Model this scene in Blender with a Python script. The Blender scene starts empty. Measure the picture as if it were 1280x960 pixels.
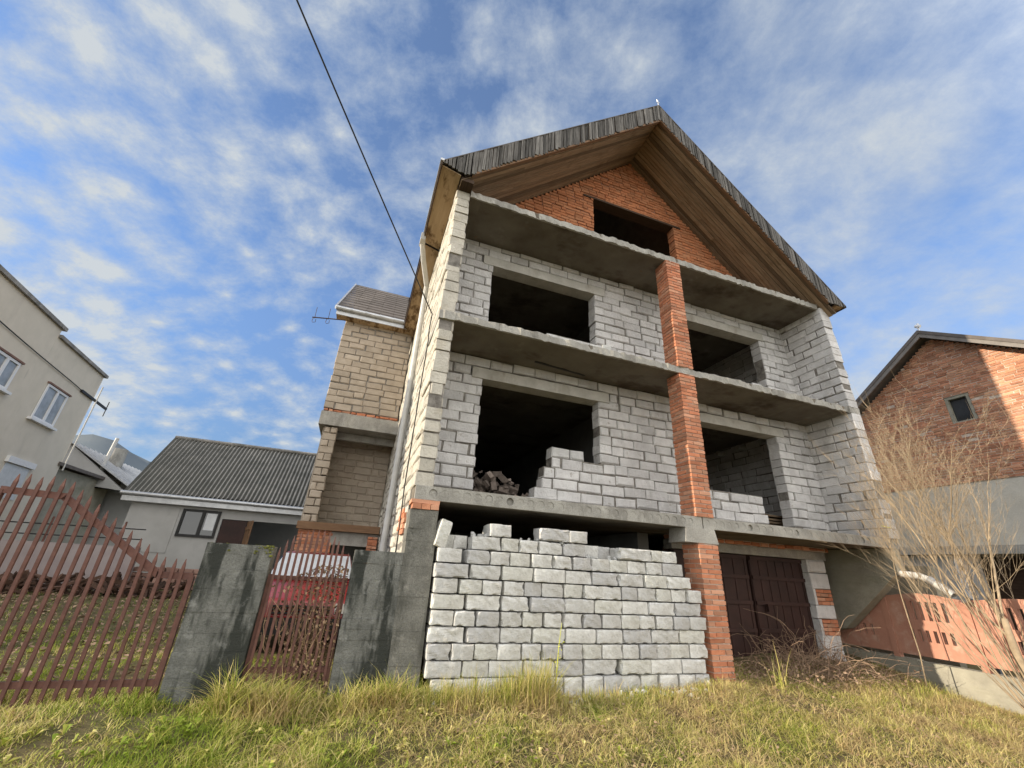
import bpy, math, random
import numpy as np
from mathutils import Vector, Matrix
random.seed(7); RNG = np.random.default_rng(7)
R = math.radians
sc = bpy.context.scene
col = sc.collection
V = Vector
U = random.uniform

# ------------------------------------------------------------------ ground
def sstep(a, b, x):
    t = min(1, max(0, (x-a)/(b-a))); return t*t*(3-2*t)
def gz(x, y):
    z = -.15 + .32*sstep(-3.4, .6, y)
    z += .13*sstep(.3, 1.6, y)*sstep(4.5, 6, x)
    z -= .17*sstep(6.5, 10, x)*sstep(1.6, -1, y)
    if y > .5: z += .045*min(y-.5, 14)
    z += .035*math.sin(x*1.7+y*.9)*sstep(8, 2, abs(y)) + .02*math.sin(x*4.1-y*3.3)*sstep(6, 2, abs(y))
    return z

# ------------------------------------------------------------------ materials
def nodes(name):
    m = bpy.data.materials.new(name); m.use_nodes = True
    return m, m.node_tree, m.node_tree.nodes, m.node_tree.links
def mixc(nt, fac, a, b, mode='MIX'):
    n = nt.nodes.new('ShaderNodeMix'); n.data_type = 'RGBA'; n.blend_type = mode
    for k, v in ((0, fac), (6, a), (7, b)):
        sock = n.inputs[k]
        if isinstance(v, bpy.types.NodeSocket): nt.links.new(v, sock)
        elif k == 0: sock.default_value = v
        else: sock.default_value = (*v, 1)
    return n.outputs[2]
def ramp(nt, src, pts):
    r = nt.nodes.new('ShaderNodeValToRGB'); e = r.color_ramp.elements
    while len(e) < len(pts): e.new(.5)
    for k, (p, c) in enumerate(pts):
        e[k].position = p; e[k].color = (*c, 1) if isinstance(c, tuple) else (c, c, c, 1)
    nt.links.new(src, r.inputs[0]); return r.outputs[0]
def noise(nt, vec, scale, detail=5, rough=.6, dist=0):
    n = nt.nodes.new('ShaderNodeTexNoise'); n.inputs['Scale'].default_value = scale
    n.inputs['Detail'].default_value = detail; n.inputs['Roughness'].default_value = rough
    n.inputs['Distortion'].default_value = dist
    if vec is not None: nt.links.new(vec, n.inputs['Vector'])
    return n.outputs[0]
def math_(nt, op, a, b=None, c=None):
    n = nt.nodes.new('ShaderNodeMath'); n.operation = op
    for i, v in enumerate((a, b, c)):
        if v is None: continue
        if isinstance(v, bpy.types.NodeSocket): nt.links.new(v, n.inputs[i])
        else: n.inputs[i].default_value = v
    return n.outputs[0]
def mapped(nt, vec, scale=(1, 1, 1), rot=(0, 0, 0)):
    n = nt.nodes.new('ShaderNodeMapping'); n.inputs['Scale'].default_value = scale; n.inputs['Rotation'].default_value = rot
    nt.links.new(vec, n.inputs['Vector']); return n.outputs[0]
def M(name, c1, c2, scale=3, bump=.3, bscale=25, bdist=.01, rough=.9, island=0, hue=None, stains=(), coord='Object', stretch=(1, 1, 1), metallic=0, spec=.25, fine=None):
    """c1-c2 mottled by noise; per-piece variation (island); stains = (colour, scale, stretch, lo, hi, strength)"""
    m, nt, N, L = nodes(name)
    b = N['Principled BSDF']; tc = N.new('ShaderNodeTexCoord')
    if coord == 'gr':
        at = N.new('ShaderNodeAttribute'); at.attribute_name = 'gr'; vec0 = at.outputs['Vector']
    else: vec0 = tc.outputs[coord]
    vec = mapped(nt, vec0, stretch)
    c = mixc(nt, ramp(nt, noise(nt, vec, scale), [(.3, 0.), (.7, 1.)]), c1, c2)
    if fine:
        c = mixc(nt, math_(nt, 'MULTIPLY', ramp(nt, noise(nt, vec, fine[1], 3), [(.45, 0.), (.62, 1.)]), fine[2]), c, fine[0])
    geo = N.new('ShaderNodeNewGeometry')
    if hue: c = mixc(nt, ramp(nt, geo.outputs['Random Per Island'], [(.35, 0.), (1., 1.)]), c, hue)
    if island:
        wn = N.new('ShaderNodeTexWhiteNoise'); wn.noise_dimensions = '1D'; L.new(geo.outputs['Random Per Island'], wn.inputs['W'])
        v = math_(nt, 'MULTIPLY_ADD', wn.outputs['Value'], 2*island, 1-island)
        cm = N.new('ShaderNodeCombineColor'); 
        for k in range(3): L.new(v, cm.inputs[k])
        c = mixc(nt, 1., c, cm.outputs[0], 'MULTIPLY')
    for (sc_, ss, st, lo, hi, k) in stains:
        f = ramp(nt, noise(nt, mapped(nt, tc.outputs['Object'], st), ss, 4, .65), [(lo, 0.), (hi, 1.)])
        c = mixc(nt, math_(nt, 'MULTIPLY', f, k), c, sc_)
    L.new(c, b.inputs['Base Color'])
    b.inputs['Roughness'].default_value = rough; b.inputs['Metallic'].default_value = metallic
    b.inputs['Specular IOR Level'].default_value = spec
    if bump:
        bp = N.new('ShaderNodeBump'); bp.inputs['Strength'].default_value = bump; bp.inputs['Distance'].default_value = bdist
        L.new(noise(nt, vec, bscale, 6, .7), bp.inputs['Height']); L.new(bp.outputs[0], b.inputs['Normal'])
    return m

BLK = (.69, .68, .665); BLK2 = (.53, .52, .51)
m_block = M('gas_concrete', BLK2, BLK, 4, 1., 24, .026, .95, .13, stains=[((.36, .345, .32), 1.6, (1.6, 1.6, .8), .54, .74, .55), ((.22, .18, .14), 7, (1, 1, 1), .62, .72, .55), ((.74, .72, .68), 11, (1, 1, 1), .62, .7, .5)])
m_block_warm = M('gas_concrete_warm', (.37, .31, .245), (.46, .395, .32), 4, .9, 28, .02, .95, .10, stains=[((.35, .28, .21), 1.2, (1, 1, 1), .55, .8, .5)])  # warmer, darker block tone for the side wing
m_loose = M('gas_concrete_loose', (.49, .49, .475), (.63, .63, .61), 7, 1., 42, .022, .95, 0, stains=[((.36, .35, .32), 2.4, (1, 1, 1), .5, .75, .55), ((.3, .3, .3), 30, (1, .4, 1), .6, .75, .35)])
m_mortar = M('mortar', (.11, .10, .088), (.30, .28, .25), 9, .8, 40, .02, .95)
m_side = M('lime_smeared_block', (.44, .415, .36), (.60, .565, .485), 5, 1., 22, .03, .95, .08, stains=[((.42, .36, .25), 2.2, (1, .6, 1), .55, .75, .55)])
m_brick = M('brick', (.54, .225, .12), (.42, .155, .085), 12, .8, 45, .012, .9, .26, hue=(.52, .28, .18), stains=[((.44, .29, .21), 14, (1, 1, 1), .68, .8, .3), ((.15, .08, .05), 5, (1, 1, 1), .64, .8, .6)])
m_brick_gable = M('brick_gable', (.54, .225, .105), (.43, .165, .08), 10, .8, 45, .012, .9, .16, hue=(.45, .21, .11), stains=[((.2, .09, .045), 3, (1, 1, 1), .6, .8, .4)])
m_brick_nb = M('brick_neighbour', (.52, .25, .145), (.37, .165, .10), 9, .9, 40, .015, .9, .28, hue=(.5, .28, .17), stains=[((.45, .35, .27), 1.5, (1, 1, 1), .58, .75, .5)])
m_bmortar = M('brick_mortar', (.46, .36, .28), (.62, .52, .43), 10, .8, 50, .012)
m_lintel = M('lintel_concrete', (.40, .385, .345), (.54, .525, .48), 3, .7, 30, .012, .92, .03, stains=[((.24, .2, .15), 2.4, (1, 1, .5), .54, .72, .6)])
m_conc = M('concrete', (.27, .26, .235), (.45, .435, .39), 3, .7, 30, .012, .92, .03, stains=[((.14, .13, .115), 3.2, (1, 1, .35), .52, .72, .65), ((.55, .54, .5), 5, (1, 1, 1), .6, .75, .4)], fine=((.2, .19, .17), 60, .5))
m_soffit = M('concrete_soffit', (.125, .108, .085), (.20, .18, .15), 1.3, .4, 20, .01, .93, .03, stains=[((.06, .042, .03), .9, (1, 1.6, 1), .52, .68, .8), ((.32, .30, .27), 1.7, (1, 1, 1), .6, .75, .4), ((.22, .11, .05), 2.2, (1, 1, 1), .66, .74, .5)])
m_pillar = M('gate_concrete', (.105, .107, .097), (.235, .235, .215), 4, 1., 34, .02, .95, .08, stains=[((.035, .038, .033), 2.1, (2.1, 1, .4), .45, .56, .96), ((.42, .42, .40), 6, (1, 1, 1), .58, .72, .35), ((.12, .15, .06), 5, (1, 1, 1), .64, .78, .6)], fine=((.1, .1, .09), 55, .5))
m_pillar2 = M('column_concrete', (.125, .122, .107), (.25, .243, .215), 4, 1., 34, .02, .95, .04, stains=[((.07, .07, .06), 2.6, (2.1, 1, .4), .5, .68, .8), ((.45, .43, .38), 6, (1, 1, 1), .58, .72, .4)], fine=((.1, .1, .09), 55, .5))
m_moss = M('moss', (.10, .11, .02), (.19, .19, .04), 30, 1., 60, .02)
m_wood = M('weathered_plank', (.17, .115, .07), (.31, .23, .15), 4, .6, 14, .008, .85, .55, coord='gr', stretch=(.6, 9, 9), stains=[((.10, .06, .03), 1.3, (1, 1, 1), .55, .75, .65)])
m_eavewood = M('eave_board', (.36, .25, .14), (.46, .34, .21), 3, .4, 14, .008, .8, .06, coord='gr', stretch=(.6, 6, 6), stains=[((.09, .045, .015), 1.6, (2.4, .9, 1), .5, .62, .9)])
m_shingle = M('grey_shingle', (.045, .042, .039), (.21, .20, .185), 3, .7, 18, .008, .9, .5, coord='gr', stretch=(1.2, 22, 22))
m_darkwood = M('dark_wood', (.055, .035, .025), (.10, .065, .045), 4, .5, 16, .006, .8, .2, coord='gr', stretch=(1, 8, 8))
m_beamwood = M('brown_beam', (.16, .09, .05), (.25, .15, .085), 4, .5, 16, .006, .8, .1, coord='gr', stretch=(1, 8, 8))
m_tin = M('galvanised', (.42, .43, .44), (.58, .59, .60), 6, .1, 30, .003, .45, .06, metallic=.6, spec=.5, stains=[((.25, .2, .16), 3, (1, 1, 1), .6, .78, .5)])
m_pipe = M('whitened_pipe', (.44, .44, .42), (.60, .59, .56), 4, .15, 30, .004, .55, 0, spec=.4, stains=[((.35, .33, .28), 2, (3, 3, .5), .55, .75, .5)])
m_rust = M('rusty_paint', (.105, .047, .037), (.165, .075, .056), 14, .5, 50, .004, .62, .16, spec=.35, stains=[((.09, .04, .025), 9, (1, 1, 1), .55, .7, .7)])
m_render = M('pale_render', (.50, .47, .40), (.60, .57, .49), 2, .6, 26, .015, .94, 0, stains=[((.26, .25, .21), 1.2, (1, 1, .6), .52, .75, .6)])
m_door = M('maroon_door', (.026, .013, .011), (.048, .022, .018), 3, .2, 20, .004, .6, .08, spec=.3)
m_orange = M('terracotta_concrete', (.40, .195, .135), (.48, .25, .175), 3, .4, 30, .008, .85, .03, stains=[((.56, .40, .31), 3.4, (1, 1, 1), .54, .70, .6), ((.20, .10, .07), 4, (1, 2.2, .35), .58, .74, .65), ((.12, .11, .07), 9, (1, 1, 1), .66, .78, .5)])
m_plinth = M('old_plinth', (.25, .235, .19), (.36, .34, .27), 3, .8, 26, .015, .94, .04, stains=[((.2, .2, .13), 2, (1, .5, 2), .5, .75, .55)])
m_beige = M('beige_render', (.60, .55, .455), (.67, .61, .51), 2, .15, 60, .004, .95, 0, stains=[((.40, .37, .31), .9, (1, 1, .4), .6, .8, .45), ((.3, .28, .25), 2.3, (1.5, 1.5, .25), .68, .78, .5)])
m_white = M('white_paint', (.70, .71, .72), (.78, .78, .78), 5, .05, 30, .003, .5, 0, spec=.4)
m_greywall = M('grey_render', (.36, .36, .35), (.43, .43, .42), 2, .2, 50, .006, .95, 0, stains=[((.2, .2, .19), 1.2, (1, 1, .5), .58, .78, .5)])
m_darkwall = M('dark_interior_wall', (.12, .12, .115), (.17, .17, .16), 2, .3, 40, .006, .95)  # wall colour darkened so the open rooms read as deep shade
m_barge = M('grey_board', (.17, .155, .14), (.24, .22, .20), 5, .3, 20, .005, .85)
m_eternit = M('asbestos_sheet', (.17, .165, .155), (.34, .325, .30), 2.5, .4, 30, .006, .93, 0, stains=[((.06, .065, .055), 1.6, (1, 1, 1), .52, .7, .6), ((.36, .34, .30), 5, (1, 1, 1), .6, .75, .4)])
m_slate = M('dark_sheet', (.115, .10, .09), (.17, .15, .135), 5, .3, 30, .006, .85, .14, spec=.2)
m_black = M('near_black', (.02, .02, .02), (.03, .03, .03), 5, 0, rough=.5)
m_twig = M('bark', (.25, .19, .125), (.42, .33, .22), 8, .4, 40, .004, .85, .18)
m_bramble = M('dead_stem', (.20, .13, .09), (.34, .24, .16), 10, .2, 40, .004, .9, .3)
m_vine = M('dead_vine', (.22, .14, .085), (.36, .25, .15), 10, .2, 40, .004, .9, .35)
m_yellow = M('yellow_leaf', (.48, .50, .04), (.58, .57, .09), 20, .1, 30, .002, .6)
m_rubble = M('rubble', (.10, .08, .065), (.22, .18, .155), 9, .6, 40, .01, .95, .4)
m_carpaint = M('red_car_paint', (.20, .018, .018), (.24, .025, .025), 3, 0, rough=.25, spec=.6)
m_tyre = M('tyre', (.02, .02, .02), (.035, .035, .035), 20, .3, 60, .004)
m_stone = M('rough_stone_wall', (.20, .12, .095), (.32, .20, .16), 5, .7, 30, .02, .95, .25)
m_debris = M('dark_debris', (.05, .03, .022), (.12, .07, .05), 5, .7, 30, .02, .95, .4)
m_mauve = M('mauve_render', (.27, .23, .23), (.33, .29, .285), 2, .2, 40, .006, .95)
m_bluepost = M('blue_grey_post', (.13, .145, .17), (.17, .185, .21), 4, .1, 30, .003, .6)
m_hill = M('hazed_forest', (.12, .145, .16), (.15, .17, .18), .02, 0, rough=1)  # grey-blue tint in the colour stands in for distance haze
def valley_shade(m, pitch):  # dark wave bands paint the shade of the corrugation into the colour
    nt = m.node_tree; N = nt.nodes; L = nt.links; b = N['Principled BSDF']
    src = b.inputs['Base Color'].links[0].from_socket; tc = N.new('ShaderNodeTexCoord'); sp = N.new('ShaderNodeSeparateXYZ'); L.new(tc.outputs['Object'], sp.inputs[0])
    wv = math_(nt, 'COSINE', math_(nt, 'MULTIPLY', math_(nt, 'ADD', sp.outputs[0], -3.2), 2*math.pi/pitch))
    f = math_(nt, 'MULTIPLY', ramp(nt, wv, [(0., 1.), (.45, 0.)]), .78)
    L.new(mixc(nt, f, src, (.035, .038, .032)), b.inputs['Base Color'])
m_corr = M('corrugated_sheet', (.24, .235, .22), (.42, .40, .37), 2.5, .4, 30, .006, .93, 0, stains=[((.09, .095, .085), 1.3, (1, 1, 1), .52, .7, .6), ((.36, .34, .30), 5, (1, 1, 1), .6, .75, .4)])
valley_shade(m_corr, .14)
def glass_mat(name, colr, rough=.06):
    m, nt, N, L = nodes(name); b = N['Principled BSDF']
    b.inputs['Base Color'].default_value = (*colr, 1); b.inputs['Roughness'].default_value = rough
    b.inputs['Specular IOR Level'].default_value = .9
    return m
m_glass = glass_mat('window_glass', (.03, .035, .04))
m_curtain_glint = M('pale_curtain_glint', (.5, .52, .54), (.6, .62, .64), 8, 0, rough=.25, spec=.6)
m_pane = M('curtained_pane', (.16, .18, .20), (.34, .37, .40), 2.2, 0, rough=.12, spec=.7)
m_lampglass = glass_mat('lamp_glass', (.6, .6, .58), .15)

def grass_mat(name, green, olive, straw, brown, bias=0.):
    m, nt, N, L = nodes(name); b = N['Principled BSDF']
    geo = N.new('ShaderNodeNewGeometry'); tc = N.new('ShaderNodeTexCoord')
    big = noise(nt, tc.outputs['Object'], .75, 4, .6)
    sep = N.new('ShaderNodeSeparateXYZ'); L.new(tc.outputs['Object'], sep.inputs[0])
    side = math_(nt, 'MULTIPLY_ADD', sep.outputs[0], .034, -.05+bias)
    v = math_(nt, 'ADD', math_(nt, 'MULTIPLY_ADD', geo.outputs['Random Per Island'], .62, -.33), math_(nt, 'MULTIPLY_ADD', big, 1.7, -.38))
    v = math_(nt, 'ADD', v, side)
    c = ramp(nt, v, [(.22, green), (.44, olive), (.62, straw), (.88, brown)])
    L.new(c, b.inputs['Base Color']); b.inputs['Roughness'].default_value = .65; b.inputs['Specular IOR Level'].default_value = .2
    tr = N.new('ShaderNodeBsdfTranslucent'); L.new(c, tr.inputs[0])
    ms = N.new('ShaderNodeMixShader'); ms.inputs[0].default_value = .22
    L.new(b.outputs[0], ms.inputs[1]); L.new(tr.outputs[0], ms.inputs[2]); L.new(ms.outputs[0], N['Material Output'].inputs[0])
    return m
m_grass = grass_mat('lawn_grass', (.20, .27, .03), (.43, .42, .09), (.66, .57, .25), (.33, .24, .13))
m_tall = grass_mat('tall_grass', (.22, .27, .04), (.42, .40, .09), (.60, .50, .22), (.44, .32, .16), .15)
m_soil = M('soil', (.09, .07, .04), (.16, .13, .06), 1.3, .8, 30, .03, 1, 0, stains=[((.09, .10, .03), 2, (1, 1, 1), .45, .65, .7), ((.2, .14, .08), 6, (1, 1, 1), .55, .7, .6)])

# ------------------------------------------------------------------ mesh builder
class MB:
    def __init__(s): s.v = []; s.f = []; s.g = []
    def hexa(s, p, g=None):
        """8 corners: bottom 0-3 counter-clockwise, top 4-7"""
        n = len(s.v); s.v += [tuple(q) for q in p]; o = U(0, 50)
        if g is None:
            a = V(p[1])-V(p[0]); b_ = V(p[3])-V(p[0]); c = V(p[4])-V(p[0])
            la, lb, lc = a.length, b_.length, c.length
            g = [(0, 0, 0), (la, 0, 0), (la, lb, 0), (0, lb, 0), (0, 0, lc), (la, 0, lc), (la, lb, lc), (0, lb, lc)]
            if lb > la and lb > lc: g = [(q[1], q[0], q[2]) for q in g]
            elif lc > la and lc > lb: g = [(q[2], q[1], q[0]) for q in g]
        s.g += [(q[0]+o, q[1]+o*1.7, q[2]+o*.3) for q in g]
        s.f += [(n, n+3, n+2, n+1), (n+4, n+5, n+6, n+7), (n, n+1, n+5, n+4), (n+1, n+2, n+6, n+5), (n+2, n+3, n+7, n+6), (n+3, n, n+4, n+7)]
        return s
    def box(s, x0, x1, y0, y1, z0, z1, j=0):
        p = [(x, y, z) for z in (z0, z1) for x, y in ((x0, y0), (x1, y0), (x1, y1), (x0, y1))]
        if j: p = [(a+U(-j, j), b+U(-j, j), c+U(-j, j)) for a, b, c in p]
        return s.hexa(p)
    def obox(s, o, ex, ey, ez, a0, a1, b0, b1, c0, c1, j=0):
        o, ex, ey, ez = V(o), V(ex), V(ey), V(ez)
        p = [o+ex*a+ey*b+ez*c for c in (c0, c1) for a, b in ((a0, b0), (a1, b0), (a1, b1), (a0, b1))]
        if j: p = [q+V((U(-j, j), U(-j, j), U(-j, j))) for q in p]
        return s.hexa(p)
    def bar(s, a, b, w, h=None, up=(0, 0, 1)):
        a, b = V(a), V(b); d = (b-a).normalized(); x = d.cross(V(up))
        if x.length < 1e-3: x = V((1, 0, 0))
        x.normalize(); y = x.cross(d).normalized(); h = h or w
        return s.obox(a, d, x, y, 0, (b-a).length, -w/2, w/2, -h/2, h/2)
    def chblock(s, o, ex, ey, a0, a1, b0, b1, z0, z1, j=.004, ch=.010):
        """a masonry block with chamfered front and back; ex along the wall, ey through it"""
        o, ex, ey, ez = V(o), V(ex), V(ey), V((0, 0, 1)); n = len(s.v); ro = U(0, 60)
        J = [(U(-j, j), U(-j, j)) for _ in range(4)]
        jf, jb = U(-j, j)*1.3, U(-j, j)*1.3
        C = [(a0, z0), (a1, z0), (a1, z1), (a0, z1)]; ca, cz = (a0+a1)/2, (z0+z1)/2
        ch = min(ch*U(.6, 1.9), (a1-a0)*.3)
        for bb, ins in ((b0+jf, 1), (b0+jf+ch, 0), (b1+jb-ch, 0), (b1+jb, 1)):
            for k, (a, z) in enumerate(C):
                aa = a+J[k][0]; zz = z+J[k][1]
                if ins: aa += math.copysign(ch, ca-a); zz += math.copysign(ch, cz-z)
                q = o+ex*aa+ey*bb+ez*zz
                s.v.append(tuple(q)); s.g.append((aa+ro, bb+ro, zz))
        s.f.append((n, n+1, n+2, n+3)); s.f.append((n+15, n+14, n+13, n+12))
        for r in range(3):
            for k in range(4):
                a = n+r*4+k; b = n+r*4+(k+1) % 4
                s.f.append((b, a, a+4, b+4))
    def tube(s, path, r, sides=6, caps=True):
        path = [V(p) for p in path]; rr = r if isinstance(r, (list, tuple)) else [r]*len(path)
        n0 = len(s.v); ref = None; L = 0
        for i, p in enumerate(path):
            d = (path[min(i+1, len(path)-1)]-path[max(i-1, 0)]).normalized()
            if ref is None: ref = d.orthogonal().normalized()
            x = (ref-d*ref.dot(d));
            if x.length < 1e-4: x = d.orthogonal()
            x.normalize(); ref = x; y = d.cross(x)
            if i: L += (p-path[i-1]).length
            for k in range(sides):
                t = 2*math.pi*k/sides
                s.v.append(tuple(p+(x*math.cos(t)+y*math.sin(t))*rr[i])); s.g.append((L, rr[i]*math.cos(t), rr[i]*math.sin(t)))
        for i in range(len(path)-1):
            for k in range(sides):
                a = n0+i*sides+k; b = n0+i*sides+(k+1) % sides
                s.f.append((a, b, b+sides, a+sides))
        if caps:
            s.f.append(tuple(n0+k for k in range(sides-1, -1, -1))); m = n0+(len(path)-1)*sides
            s.f.append(tuple(m+k for k in range(sides)))
    def poly(s, pts):
        n = len(s.v); s.v += [tuple(p) for p in pts]; s.g += [tuple(p) for p in pts]; s.f.append(tuple(range(n, n+len(pts))))
    def prism(s, pts, d):
        """polygon extruded by vector d"""
        d = V(d); n = len(pts); b = len(s.v)
        s.v += [tuple(p) for p in pts]+[tuple(V(p)+d) for p in pts]; s.g += [tuple(p) for p in pts]*2
        s.f.append(tuple(range(b, b+n))); s.f.append(tuple(range(b+2*n-1, b+n-1, -1)))
        for k in range(n):
            a = b+k; c = b+(k+1) % n; s.f.append((c, a, a+n, c+n))
    def build(s, name, mat, parent=None, smooth=False, fixn=False):
        me = bpy.data.meshes.new(name)
        root = parent
        while root is not None and root.parent is not None: root = root.parent
        off = root.location if root is not None else V((0, 0, 0))
        vv = [(p[0]-off[0], p[1]-off[1], p[2]-off[2]) for p in s.v]
        me.from_pydata(vv, [], s.f); 
        at = me.attributes.new('gr', 'FLOAT_VECTOR', 'POINT'); at.data.foreach_set('vector', np.array(s.g, dtype=np.float32).ravel())
        if fixn:
            import bmesh
            b = bmesh.new(); b.from_mesh(me); bmesh.ops.recalc_face_normals(b, faces=b.faces); b.to_mesh(me); b.free()
        me.materials.append(mat)
        if smooth: me.polygons.foreach_set('use_smooth', [True]*len(me.polygons))
        o = bpy.data.objects.new(name, me); col.objects.link(o)
        if parent is not None: o.parent = parent
        return o
def tag(o, label=None, cat=None, group=None, kind=None):
    for k, v in (('label', label), ('category', cat), ('group', group), ('kind', kind)):
        if v: o[k] = v
    return o
def thing(name, label, cat, loc=(0, 0, 0), group=None):
    o = bpy.data.objects.new(name, None); o.empty_display_size = .2; o.location = loc; col.objects.link(o)
    return tag(o, label, cat, group)
def own_origin(o, p):
    """put the origin of a top-level mesh at p (its base)"""
    p = V(p); o.data.transform(Matrix.Translation(-p)); o.location = p; return o

def masonry(mb, core, o, ex, ey, u0, u1, z0, z1, t, h=.2, L=.5, joint=.018, openings=(), top=None, j=.006, ch=.012, inset=.026, lead=0):
    """courses of full-depth blocks between u0 and u1 along ex, thickness t along ey; core = recessed mortar body"""
    k = 0; z = z0
    while z < z1-.02:
        zt = min(z+h, z1); zm = (z+zt)/2
        spans = [(u0, u1)]
        if top:
            r = top(zm)
            if r is None: break
            spans = [(max(u0, r[0]), min(u1, r[1]))]
        for (a, b, c, d) in openings:
            if c < zm < d:
                ns = []
                for (p, q) in spans:
                    if b <= p or a >= q: ns.append((p, q)); continue
                    if a > p: ns.append((p, a))
                    if b < q: ns.append((b, q))
                spans = ns
        for (p, q) in spans:
            if q-p < .03: continue
            if core is not None:
                core.obox(o, ex, ey, (0, 0, 1), p+inset, q-inset, inset, t-inset, z-.001, zt+.001)
            x = p; first = True
            while x < q-.01:
                l = L*U(.9, 1.08)
                if U(0, 1) < .12: l *= .55
                if first and k % 2 == lead: l = L*.5*U(.85, 1.15)
                first = False
                e = x+l
                if q-e < L*.22: e = q
                if e > q: e = q
                wv = .013*math.sin(x*1.7+z*2.1+u0)+.008*math.sin(x*4.3+z*5) if h > .15 else .004*math.sin(x*2+z*3)
                jt = joint*U(.3, 1.5)*(2.8 if h > .15 and U(0, 1) < .24 else 1)
                mb.chblock(o, ex, ey, x+jt*.5, e-jt*.5, 0, t, z+joint*U(.2, .7)+wv, zt-joint*U(.2, .75)+wv, j*U(.6, 1.9), ch*U(.7, 1.8))
                x = e
        z = zt; k += 1

def brick_post(mb, core, x0, y0, w, z0, z1, h=.077, j=.006):
    """square pier of bricks, four to a course laid round in turn"""
    core.box(x0+.014, x0+w-.014, y0+.014, y0+w-.014, z0, z1)
    z = z0; j = .004; k = 0; b = w/3; g = .017
    while z < z1-.01:
        zt = min(z+h, z1); J = lambda: U(-j, j)
        lay = [(0, 2*b, 0, b), (2*b, 3*b, 0, 2*b), (b, 3*b, 2*b, 3*b), (0, b, b, 3*b)]
        if k % 2: lay = [(w-q, w-p, r, s_) for p, q, r, s_ in lay]
        for p, q, r, s_ in lay:
            ax, ay = J(), J()
            mb.box(x0+p+(g/2 if p else 0)+ax*(p == 0), x0+q-g/2+ax*(q > 2.9*b), y0+r+(g/2 if r else 0)+ay*(r == 0), y0+s_-g/2+ay*(s_ > 2.9*b), z+g*.5, zt-g*.5, .003)
        z = zt; k += 1

def rough_slab(mb, x0, x1, y0, y1, z0, z1, n=40, j=.010):
    """concrete slab whose front edge is ragged"""
    b = len(mb.v); prev = None
    for i in range(n+1):
        x = x0+(x1-x0)*i/n; a = U(-j, j)
        for q in ((x, y0+a, z0+U(-j, j)*.5), (x, y0+a+U(-j, j), z1+U(-j, j)*.7), (x, y1, z1), (x, y1, z0)):
            mb.v.append(q); mb.g.append(q)
    for i in range(n):
        for k in range(4):
            p = b+i*4+k; q = b+i*4+(k+1) % 4
            mb.f.append((q, p, p+4, q+4))
    mb.f.append((b, b+1, b+2, b+3)); e = b+n*4; mb.f.append((e+3, e+2, e+1, e))

def hollow_front(mb, x0, x1, y, z0, z1, pitch, r, filled):
    """front edge of a hollow-core slab: ring faces round each bore and a plug set back in it"""
    n = max(1, int((x1-x0)/pitch)); w = (x1-x0)/n; zc = (z0+z1)/2; hh = (z1-z0)/2
    for i in range(n):
        xc = x0+w*(i+.5); ca = math.atan2(hh, w/2)
        ang = sorted([k*math.pi/8 for k in range(16)]+[ca, math.pi-ca, math.pi+ca, 2*math.pi-ca])
        rr = r*U(.92, 1.04); dep = .007 if U(0, 1) < filled else .03; dep *= U(.4, 1.5)
        b = len(mb.v); m = len(ang); yj = U(-.003, .003)
        for a in ang:
            c, s_ = math.cos(a), math.sin(a)
            t = min((w/2)/abs(c) if abs(c) > 1e-6 else 9, hh/abs(s_) if abs(s_) > 1e-6 else 9)
            for q in ((xc+c*t, y, zc+s_*t), (xc+c*rr, y, zc+s_*rr), (xc+c*rr*.97, y+dep, zc+s_*rr*.97)):
                mb.v.append(q); mb.g.append(q)
        cidx = len(mb.v); q = (xc, y+dep*U(.3, .9), zc); mb.v.append(q); mb.g.append(q)
        for k in range(m):
            a = b+3*k; c = b+3*((k+1) % m)
            mb.f += [(a, c, c+1, a+1), (a+1, c+1, c+2, a+2), (a+2, c+2, cidx)]

# ------------------------------------------------------------------ camera (calibrated from the house's own lines)
f_px, pit, rol, yaw = 524., R(23.9), R(3.36), R(18.65)
fw = V((math.sin(yaw)*math.cos(pit), math.cos(yaw)*math.cos(pit), math.sin(pit)))
r0 = V((math.cos(yaw), -math.sin(yaw), 0)); u0 = r0.cross(fw)
rt = r0*math.cos(rol)+u0*math.sin(rol); up = u0*math.cos(rol)-r0*math.sin(rol)
cam = bpy.data.cameras.new('camera'); co = bpy.data.objects.new('camera', cam); col.objects.link(co); sc.camera = co
m4 = Matrix.Identity(4)
for i in range(3): m4[i][0], m4[i][1], m4[i][2] = rt[i], up[i], -fw[i]
m4.translation = V((-.698, -6.136, 1.6)); co.matrix_world = m4
cam.sensor_width = 36; cam.lens = f_px/1280*36; cam.clip_start = .05; cam.clip_end = 6000

# ------------------------------------------------------------------ sun and sky
SUN_EL = 17.
w = bpy.data.worlds.new('World'); sc.world = w; w.use_nodes = True
nt = w.node_tree; N = nt.nodes; L = nt.links; bg = N['Background']
sky = N.new('ShaderNodeTexSky'); sky.sky_type = 'NISHITA'; sky.sun_disc = False
sky.sun_elevation = R(SUN_EL); sky.sun_rotation = R(-90); sky.altitude = 200; sky.air_density = .85; sky.dust_density = .15; sky.ozone_density = 3.2
tc = N.new('ShaderNodeTexCoord'); sp = N.new('ShaderNodeSeparateXYZ'); L.new(tc.outputs['Generated'], sp.inputs[0])
den = math_(nt, 'MAXIMUM', math_(nt, 'ADD', sp.outputs[2], .32), .03)
cb = N.new('ShaderNodeCombineXYZ')
L.new(math_(nt, 'DIVIDE', sp.outputs[0], den), cb.inputs[0]); L.new(math_(nt, 'DIVIDE', sp.outputs[1], den), cb.inputs[1])
P = mapped(nt, cb.outputs[0], (1.15, 1.15, 1), (0, 0, R(20)))
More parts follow.
